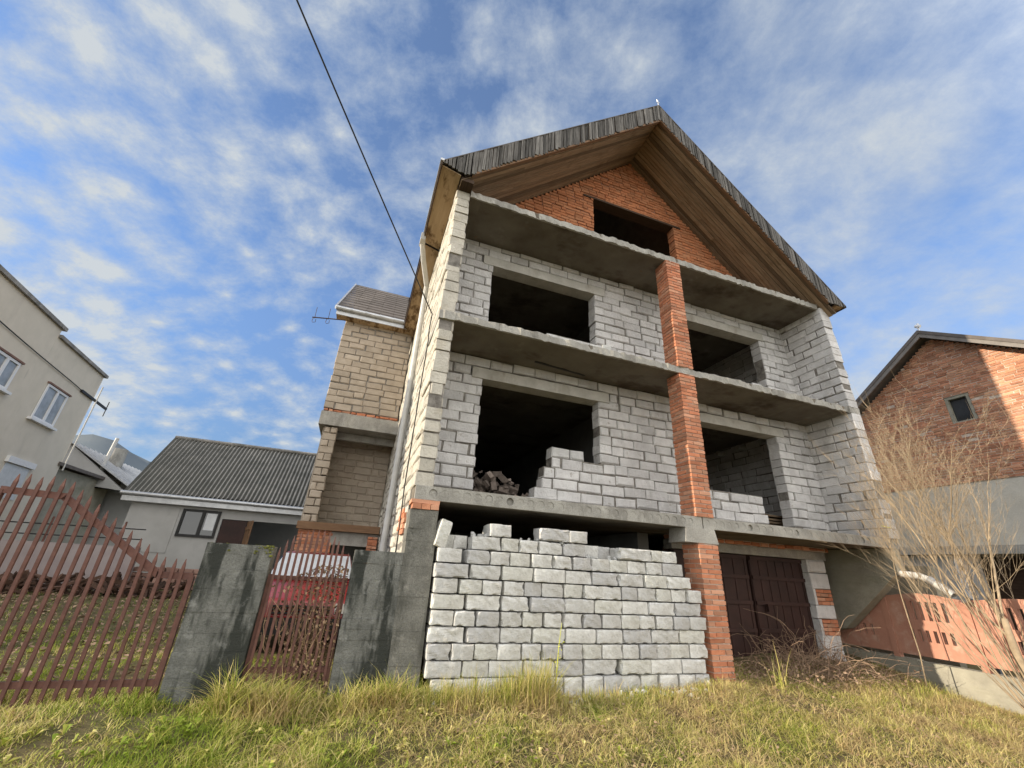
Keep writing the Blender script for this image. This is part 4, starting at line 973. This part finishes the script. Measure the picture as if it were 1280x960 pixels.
q.build('frame', m_black, wi)
q = MB(); q.box(-5.64, -5.34, YS-.016, YS-.011, 2.3, 2.86); q.build('curtain', m_curtain_glint, wi)
# corrugated sheet roof
q = MB(); x0_, x1_ = -8.2, -2.0; n_ = round((x1_-x0_)/.14*6); rowsN = 8; ze, zr, ye, yr = 3.36, 5.80, YS-.25, YS+2.05
for i in range(n_+1):
    x = x0_+.14*i/6; hgt = .05*math.cos(2*math.pi*i/6)
    for k in range(rowsN+1):
        t = k/rowsN; qv = (x, ye+(yr-ye)*t, ze+(zr-ze)*t+hgt+.02*math.sin(x*.9+t*3)); q.v.append(qv); q.g.append(qv)
for i in range(n_):
    for k in range(rowsN):
        a = i*(rowsN+1)+k; q.f.append((a, a+rowsN+1, a+rowsN+2, a+1))
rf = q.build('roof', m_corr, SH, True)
q = MB(); q.hexa([(x0_, yr, zr), (x1_, yr, zr), (x1_, YS+4.5, 3.5), (x0_, YS+4.5, 3.5), (x0_, yr, zr+.03), (x1_, yr, zr+.03), (x1_, YS+4.5, 3.53), (x0_, YS+4.5, 3.53)]); q.build('rear_slope', m_eternit, rf)
q = MB()
for k in range(16): q.tube([(x0_+.39*k, yr, zr+.03), (x0_+.39*k+.40, yr, zr+.035)], .07, 8)
q.build('ridge_tile', m_eternit, rf)
q = MB(); q.tube([(x0_-.05, ye-.06, 3.30), (x1_, ye-.06, 3.27)], .065, 10); q.build('gutter', m_tin, rf)
q = MB(); q.box(x0_, x1_, ye-.01, ye+.02, 3.06, 3.22); q.box(x0_, x1_, ye, YS, 3.05, 3.08); q.build('eave_board', m_tin, rf)
q = MB(); q.box(-5.13, -4.35, YS+.02, YS+.08, .5, 2.70); q.build('door', m_door, SH)
q = MB(); q.obox((-4.33, YS, 0), (.35, -.94, 0), (.94, .35, 0), (0, 0, 1), 0, .8, 0, .05, .5, 2.70)
for z in (.8, 1.6, 2.4): q.obox((-4.33, YS, 0), (.35, -.94, 0), (.94, .35, 0), (0, 0, 1), .03, .77, -.03, 0, z, z+.1)
q.build('open_door', m_beamwood, SH)
# yard fence of stone and wire before the beige house
q = MB(); q.box(-12, -6.1, 8.9, 9.1, .3, 1.62); own_origin(tag(q.build('yard_wall', m_mauve), 'low pale mauve wall across the yard in front of the beige house', 'wall'), (-9, 9, .5))
W_ = thing('wire_fence', 'two wire strands on thin posts above the low mauve wall', 'fence', (-9, 9, 1.6))
for z in (1.82, 2.08): q = MB(); q.tube([(-12, 8.95, z), (-9, 8.95, z-.03), (-6.1, 8.95, z)], .016, 5); q.build('wire', m_black, W_)
for x in (-11.5, -10, -8.2, -6.6): q = MB(); q.tube([(x, 8.95, 1.55), (x, 8.95, 2.25)], .025, 6); q.build('post', m_rust, W_)
q = MB(); c_ = MB(); masonry(q, c_, (-6.5, 9.4, 0), (1, 0, 0), (0, 1, 0), 0, 4.0, .3, 1.15, .25, .14, .35, j=.015); o_ = own_origin(tag(q.build('low_stone_wall', m_stone), 'low red brown rubble wall in front of the grey outbuilding', 'wall'), (-4.5, 9.5, .5))
q = MB()
for k in range(260):
    x = U(-10.5, -4.5); y = U(7.6, 8.6); z = gz(x, y)+U(0, .35); s_ = U(.04, .12); rot = Matrix.Rotation(U(0, 6), 3, V((U(-1, 1), U(-1, 1), U(-1, 1))).normalized())
    q.obox((x, y, z), rot @ V((1, 0, 0)), rot @ V((0, 1, 0)), rot @ V((0, 0, 1)), -s_*2, s_*2, -s_*.4, s_*.4, -s_*.3, s_*.3, .02)
tag(q.build('debris', m_debris), 'strip of dark timber and brick debris along the foot of the yard wall', 'debris', kind='stuff')

# ------------------------------------------------------------------ bare tree at the fence
T_ = thing('bare_tree', 'bare winter tree of many thin pale stems before the terracotta fence', 'tree', (9.55, -1.62, gz(9.5, -1.6)))
tw = MB(); twg = MB()
def grow(mb, p, dr, ln, r, depth, wob=.16, lift=.06):
    n_ = max(4, int(ln/.16)); pts = [p]; rr = [r]; q_ = p.copy(); d_ = dr.normalized()
    for i in range(n_):
        d_ = (d_+V((random.gauss(0, wob), random.gauss(0, wob), random.gauss(lift, wob*.7)))*.5).normalized()
        q_ = q_+d_*ln/n_; pts.append(q_.copy()); rr.append(r*(1-.80*(i+1)/n_))
    mb.tube(pts, rr, 6 if r > .012 else 4, False)
    if depth <= 0: return
    for k in range(int(ln*(5.2 if depth == 2 else 6.6))):
        i = int(U(.42 if depth == 2 else .25, .98)*n_); sd = V((random.gauss(0, 1), random.gauss(0, 1), random.gauss(.35, .6)))
        b_ = (pts[min(i+1, n_)]-pts[max(i-1, 0)]).normalized()
        grow(twg, pts[i], (b_*.95+sd.normalized()*.6), ln*U(.18, .42), max(.0019, rr[i]*.42), depth-1, .2, .05)
base = V((9.55, -1.62, gz(9.5, -1.6)-.05))
tw.tube([base, base+V((0, .02, .5)), base+V((-.05, .05, 1.0)), base+V((-.02, .06, 1.5))], [.075, .065, .055, .045], 10)
fork = base+V((-.02, .06, 1.5))
for dv_, ln, r in (((-.28, .25, 1), 3.0, .030), ((-.55, .45, 1), 3.0, .024), ((.1, .2, 1), 2.9, .030), ((.45, .0, 1), 2.6, .026), ((-.45, .75, .9), 2.9, .022)):
    grow(tw, fork+V((U(-.02, .02), U(-.02, .02), U(-.3, .05))), V((dv_[0]*.75, dv_[1]*.7, dv_[2])), ln, r*.9, 2)
for k, (dv_, ln) in enumerate((((-.55, .35, 1), 4.4), ((-.38, .5, 1), 4.5), ((-.8, .55, 1), 4.2), ((-.2, .3, 1), 4.4), ((-.8, .6, 1), 3.9), ((.25, .3, 1), 4.2), ((-.65, .1, 1), 3.8), ((-.5, .8, 1), 4.2), ((-.75, .35, 1), 3.4), ((.0, .5, 1), 4.0), ((-.7, .7, 1), 4.3), ((-.45, .2, 1), 4.2), ((-.1, .7, 1), 4.0), ((-.85, .35, 1), 3.6))):
    grow(tw, base+V((U(-.12, .12), U(-.1, .1), 0)), V((dv_[0]*.66, dv_[1]*.55, dv_[2])), ln, U(.009, .017), 2, .14, .10)
tw.build('trunk', m_twig, T_, True); twg.build('twigs', m_twig, T_, True)
# lone shoot with a yellow leaf
Sh = thing('young_shoot', 'single thin bare shoot with one bright yellow leaf at the garage corner', 'plant', (9.3, -.3, .15))
q = MB(); pts = [(9.3, -.3, .12), (9.36, -.3, .6), (9.36, -.28, 1.1), (9.34, -.28, 1.6), (9.34, -.3, 2.0), (9.42, -.3, 2.45), (9.49, -.3, 2.85)]; q.tube(pts, [.012, .011, .010, .009, .008, .006, .004], 5); q.build('stem', m_twig, Sh, True)
q = MB(); q.hexa([(9.36, -.33, 2.80), (9.48, -.36, 2.78), (9.50, -.30, 2.80), (9.38, -.26, 2.82), (9.37, -.33, 2.812), (9.49, -.355, 2.80), (9.50, -.30, 2.812), (9.38, -.26, 2.835)]); q.build('leaf', m_yellow, Sh)
q = MB(); pts = [(2.02, -.42, .1), (2.05, -.43, .5), (2.08, -.42, .75), (2.12, -.42, 1.0)]; q.tube(pts, [.008, .007, .005, .003], 4)
for k in range(26):
    t = U(.25, 1); z = .1+.85*t; x = 2.0+.12*t+U(-.05, .05); y = -.42+U(-.05, .05); s_ = U(.010, .024); rot = Matrix.Rotation(U(0, 6), 3, V((U(-1, 1), U(-1, 1), U(-1, 1))).normalized())
    q.poly([V((x, y, z))+rot @ V(tt) for tt in ((-s_, 0, 0), (0, -s_*.4, 0), (s_, 0, 0), (0, s_*.4, 0))])
own_origin(tag(q.build('yellow_weed', m_yellow), 'thin yellow leaved weed standing in front of the loose block stack', 'weed'), (2.02, -.42, .1))

# dead brush heap before the garage door
q = MB()
for k in range(420):
    x = random.gauss(7.5, 1.0); y = U(-.1, 1.0); x = min(9.35, max(5.4, x)); p = V((x, y, gz(x, y))); d_ = V((random.gauss(0, .8), random.gauss(-.1, .4), U(.3, 1.2))).normalized(); pts = [p]
    hgt = max(.12, .85*math.exp(-((x-7.7)/1.0)**2)) ; st = U(.05, .10)*(.6+hgt)
    for s_ in range(int(U(6, 13))):
        d_ = (d_+V((U(-.35, .35), U(-.3, .3), U(-.42, .15)))).normalized(); p = p+d_*st
        if p.z < gz(p.x, p.y): p.z = gz(p.x, p.y)+.01
        p.y = min(1.2, p.y); pts.append(p)
    q.tube(pts, [U(.003, .006)*(1-.5*i/len(pts)) for i in range(len(pts))], 4, False)
for k in range(1600):
    x = random.gauss(7.3, 1.2); x = min(9.4, max(5.2, x)); y = U(-.35, .9); z = gz(x, y)+abs(random.gauss(0, .13)); s_ = U(.012, .035); rot = Matrix.Rotation(U(0, 6), 3, V((U(-1, 1), U(-1, 1), U(-1, 1))).normalized())
    q.poly([V((x, y, z))+rot @ V(t) for t in ((-s_, -s_*.4, 0), (s_*.4, -s_*.5, s_*.3), (s_, s_*.2, 0), (-s_*.2, s_*.5, -s_*.2))])
own_origin(tag(q.build('dead_brush', m_bramble), 'tangle of dead brown brambles heaped before the maroon garage door', 'bramble'), (7.4, .4, gz(7.4, .4)))

# ------------------------------------------------------------------ grass blades
def blades(name, X, Y, Z, Hh, mat, lean_=.5, wid=.004, segs=2, label=None, cat='grass', kind='stuff', org=None, droop=.35):
    n = len(X); th = RNG.uniform(0, 2*np.pi, n); wd = wid*RNG.uniform(.6, 1.5, n)
    ln_ = np.abs(RNG.normal(lean_, .3, n)); lx, ly = np.cos(th)*ln_, np.sin(th)*ln_
    ph = th+np.pi/2+RNG.normal(0, .6, n); wx, wy = np.cos(ph)*wd, np.sin(ph)*wd
    lv = []
    for k in range(segs+1):
        t = k/segs; cx = X+lx*Hh*t**1.5; cy = Y+ly*Hh*t**1.5; cz = Z+Hh*(t-droop*np.minimum(ln_, 1.6)*t*t)-.01
        w_ = (1-t)**.8
        if k < segs: lv += [np.stack([cx-wx*w_, cy-wy*w_, cz], 1), np.stack([cx+wx*w_, cy+wy*w_, cz], 1)]
        else: lv += [np.stack([cx, cy, cz], 1)]
    per = 2*segs+1; vv = np.stack(lv, 1).reshape(-1, 3)
    if org is None: org = (0, 0, 0)
    vv = vv-np.array(org)
    base_ = np.arange(n)*per; loops = []; tot = []
    for k in range(segs-1): loops.append(np.stack([base_+2*k, base_+2*k+1, base_+2*k+3, base_+2*k+2], 1)); tot.append(4)
    tri = np.stack([base_+2*segs-2, base_+2*segs-1, base_+2*segs], 1)
    me = bpy.data.meshes.new(name); q4 = np.concatenate(loops, 0) if loops else np.zeros((0, 4), int)
    li = np.concatenate([q4.ravel(), tri.ravel()]); ls = np.concatenate([np.arange(len(q4))*4, len(q4)*4+np.arange(n)*3])
    me.vertices.add(len(vv)); me.vertices.foreach_set('co', vv.ravel().astype(np.float32))
    me.loops.add(len(li)); me.loops.foreach_set('vertex_index', li.astype(np.int32))
    me.polygons.add(len(ls)); me.polygons.foreach_set('loop_start', ls.astype(np.int32))
    me.update(calc_edges=True); me.validate(); me.materials.append(mat)
    o = bpy.data.objects.new(name, me); o.location = org; col.objects.link(o)
    return tag(o, label, cat, kind=kind)
gzv = np.vectorize(gz)
_W = [(RNG.normal(0, 1, 2), RNG.uniform(0, 6.28)) for _ in range(40)]
def field(X, Y, f):
    """smooth random field, about 0 to 1"""
    v = sum(np.sin(f*(w_[0]*X+w_[1]*Y)+p) for w_, p in _W)/np.sqrt(20.)
    return 1/(1+np.exp(-1.5*v))
def scatter(n, x0_, x1_, y0_, y1_): return RNG.uniform(x0_, x1_, n), RNG.uniform(y0_, y1_, n)
Xa, Ya = scatter(165000, -4.8, 10.1, -3.0, .35)
X2, Y2 = scatter(26000, 5.2, 10.1, .3, 1.0); X3, Y3 = scatter(34000, -6.5, 11, -6.5, -3.0); X4, Y4 = scatter(40000, -11, -2.2, .3, 4); X5, Y5 = scatter(9000, -2.2, -.05, .3, 2)
X6, Y6 = scatter(9000, -11, -3.0, 4, 8.5)
X = np.concatenate([Xa, X2, X3, X4, X5, X6]); Y = np.concatenate([Ya, Y2, Y3, Y4, Y5, Y6])
fa, fb = field(X, Y, 2.6), field(Y*1.1+5, X, 7.5)
keep = RNG.uniform(0, 1, len(X)) < .24+.5*fa+.45*fb; X, Y, fa, fb = X[keep], Y[keep], fa[keep], fb[keep]
Hh = RNG.uniform(.035, .085, len(X))*(.4+.9*fa+1.4*fb*fb); Hh[Y > .4] *= .75
blades('grass', X, Y, gzv(X, Y), Hh, m_grass, .85, .0042, 2, 'patchy green and straw coloured grass in front of the house and gate', 'grass')
# longer blades in scattered bunches
n_b = 700; bx, by = scatter(n_b, -4.6, 10.0, -2.9, .1); per_ = RNG.integers(8, 34, n_b)
XX = np.repeat(bx, per_)+RNG.normal(0, .045, per_.sum()); YY = np.repeat(by, per_)+RNG.normal(0, .045, per_.sum())
blades('long_grass', XX, YY, gzv(XX, YY), np.repeat(RNG.uniform(.10, .24, n_b), per_)*RNG.uniform(.5, 1.1, per_.sum()), m_tall, .9, .0042, 3, 'longer yellow green grass in scattered bunches over the lawn', 'grass', droop=.45)
# fallen long straw lying over the lawn
Xs, Ys = scatter(20000, -1.5, 10.0, -2.9, .3); pk = RNG.uniform(0, 1, len(Xs)) < .1+.9*field(Xs+3, Ys, 3.5); Xs, Ys = Xs[pk], Ys[pk]
blades('dry_grass', Xs, Ys, gzv(Xs, Ys)+.02, RNG.uniform(.12, .30, len(Xs)), m_tall, 1.7, .0034, 3, 'matted dry straw lying across the lawn', 'dry grass', droop=.52)
q = MB()
for k in range(200):
    cx_, cy_ = (U(-4.5, 2.5), U(-2.6, -.5)) if k < 300 else (U(2.5, 9.5), U(-2.6, -.3)); cz_ = gz(cx_, cy_)
    for i in range(random.randint(4, 8)):
        a = U(0, 6.28); l_ = U(.04, .10); e_ = U(.02, .07); c_ = V((math.cos(a), math.sin(a), 0)); t_ = V((-c_.y, c_.x, 0))*l_*.22; o0 = V((cx_, cy_, cz_+.01))
        q.poly([o0, o0+c_*l_*.5+t_+V((0, 0, e_)), o0+c_*l_+V((0, 0, e_*.9)), o0+c_*l_*.5-t_+V((0, 0, e_))])
tag(q.build('weeds', m_grass), 'low broad leaved weeds among the lawn grass', 'weeds', kind='stuff')
# fallen leaves in the yard and brown leaf litter on the lawn
q = MB()
for k in range(5200):
    if k < 3200: x, y = U(-10, -2.4), U(.6, 8.5)
    else: x, y = U(.5, 9.8), U(-2.6, .1)
    s_ = U(.02, .05) if k < 3200 else U(.012, .028); z = gz(x, y)+U(.02, .06); rot = Matrix.Rotation(U(-.8, .8), 3, V((U(-1, 1), U(-1, 1), .3)).normalized()) @ Matrix.Rotation(U(0, 6), 3, 'Z')
    q.poly([V((x, y, z))+rot @ V(t) for t in ((-s_, -s_*.4, 0), (s_*.4, -s_*.55, s_*.2), (s_, s_*.2, 0), (-s_*.2, s_*.55, -s_*.1))])
tag(q.build('fallen_leaves', m_bramble), 'brown fallen leaves scattered over yard and lawn', 'leaves', kind='stuff')
# tall tufts along the wall foot
def tuft(name, spots, label, hgt, mat=None, wid=.004, ln_=.45, cat='grass tuft', group=None):
    XX, YY, HH = [], [], []
    for (x, y, rx, ry, n, h_) in spots:
        a = RNG.normal(0, rx, n); b = RNG.normal(0, ry, n); XX.append(x+a); YY.append(np.minimum(y+b, -.15 if x > .4 else y+.2)); HH.append(h_*RNG.uniform(.3, 1.15, n)*np.exp(-(a/(rx*2.0))**2)*(.55+.7*field(a*3+x, b*3, 6.)))
    XX, YY, HH = map(np.concatenate, (XX, YY, HH)); o_ = (float(XX.mean()), float(YY.mean()), gz(float(XX.mean()), float(YY.mean())))
    return blades(name, XX, YY, gzv(XX, YY), HH, mat or m_tall, ln_, wid, 4, label, cat, None, o_, .4)
tuft('grass_tuft', [(1.75, -.52, .22, .09, 1500, .62), (1.45, -.48, .2, .08, 800, .48)], 'tallest straw coloured grass tuft against the middle of the loose block stack', .6)
tuft('grass_tuft', [(.95, -.45, .22, .10, 800, .42), (.65, -.42, .16, .08, 500, .40), (.3, -.35, .16, .08, 400, .38)], 'ragged dry grass tuft at the left foot of the loose block stack', .5)
tuft('grass_tuft', [(-.25, -.25, .28, .14, 1300, .42), (.05, -.3, .15, .1, 500, .5)], 'long green grass tuft at the foot of the pillar by the house corner', .5, None, .0055, .75)
tuft('grass_tuft', [(-1.1, -.22, .3, .16, 1500, .42), (-1.55, -.2, .14, .1, 600, .5)], 'long drooping grass tuft in front of the narrow wicket gate', .5, None, .0055, .8)
tuft('grass_tuft', [(3.6, -.42, .5, .1, 900, .22), (2.7, -.42, .4, .1, 700, .25), (4.6, -.35, .3, .1, 600, .22)], 'short dry grass fringe at the right foot of the loose block stack', .25)
tuft('grass_tuft', [(6.0, -.2, .10, .06, 40, .62)], 'few tall bent straw stalks beside the garage brick pillar', .6, None, .006, .35)
tuft('grass_tuft', [(8.9, -.5, .55, .3, 900, .26), (8.0, -.9, .6, .3, 900, .22)], 'olive grass tuft below the fence plinth near the garage', .25)
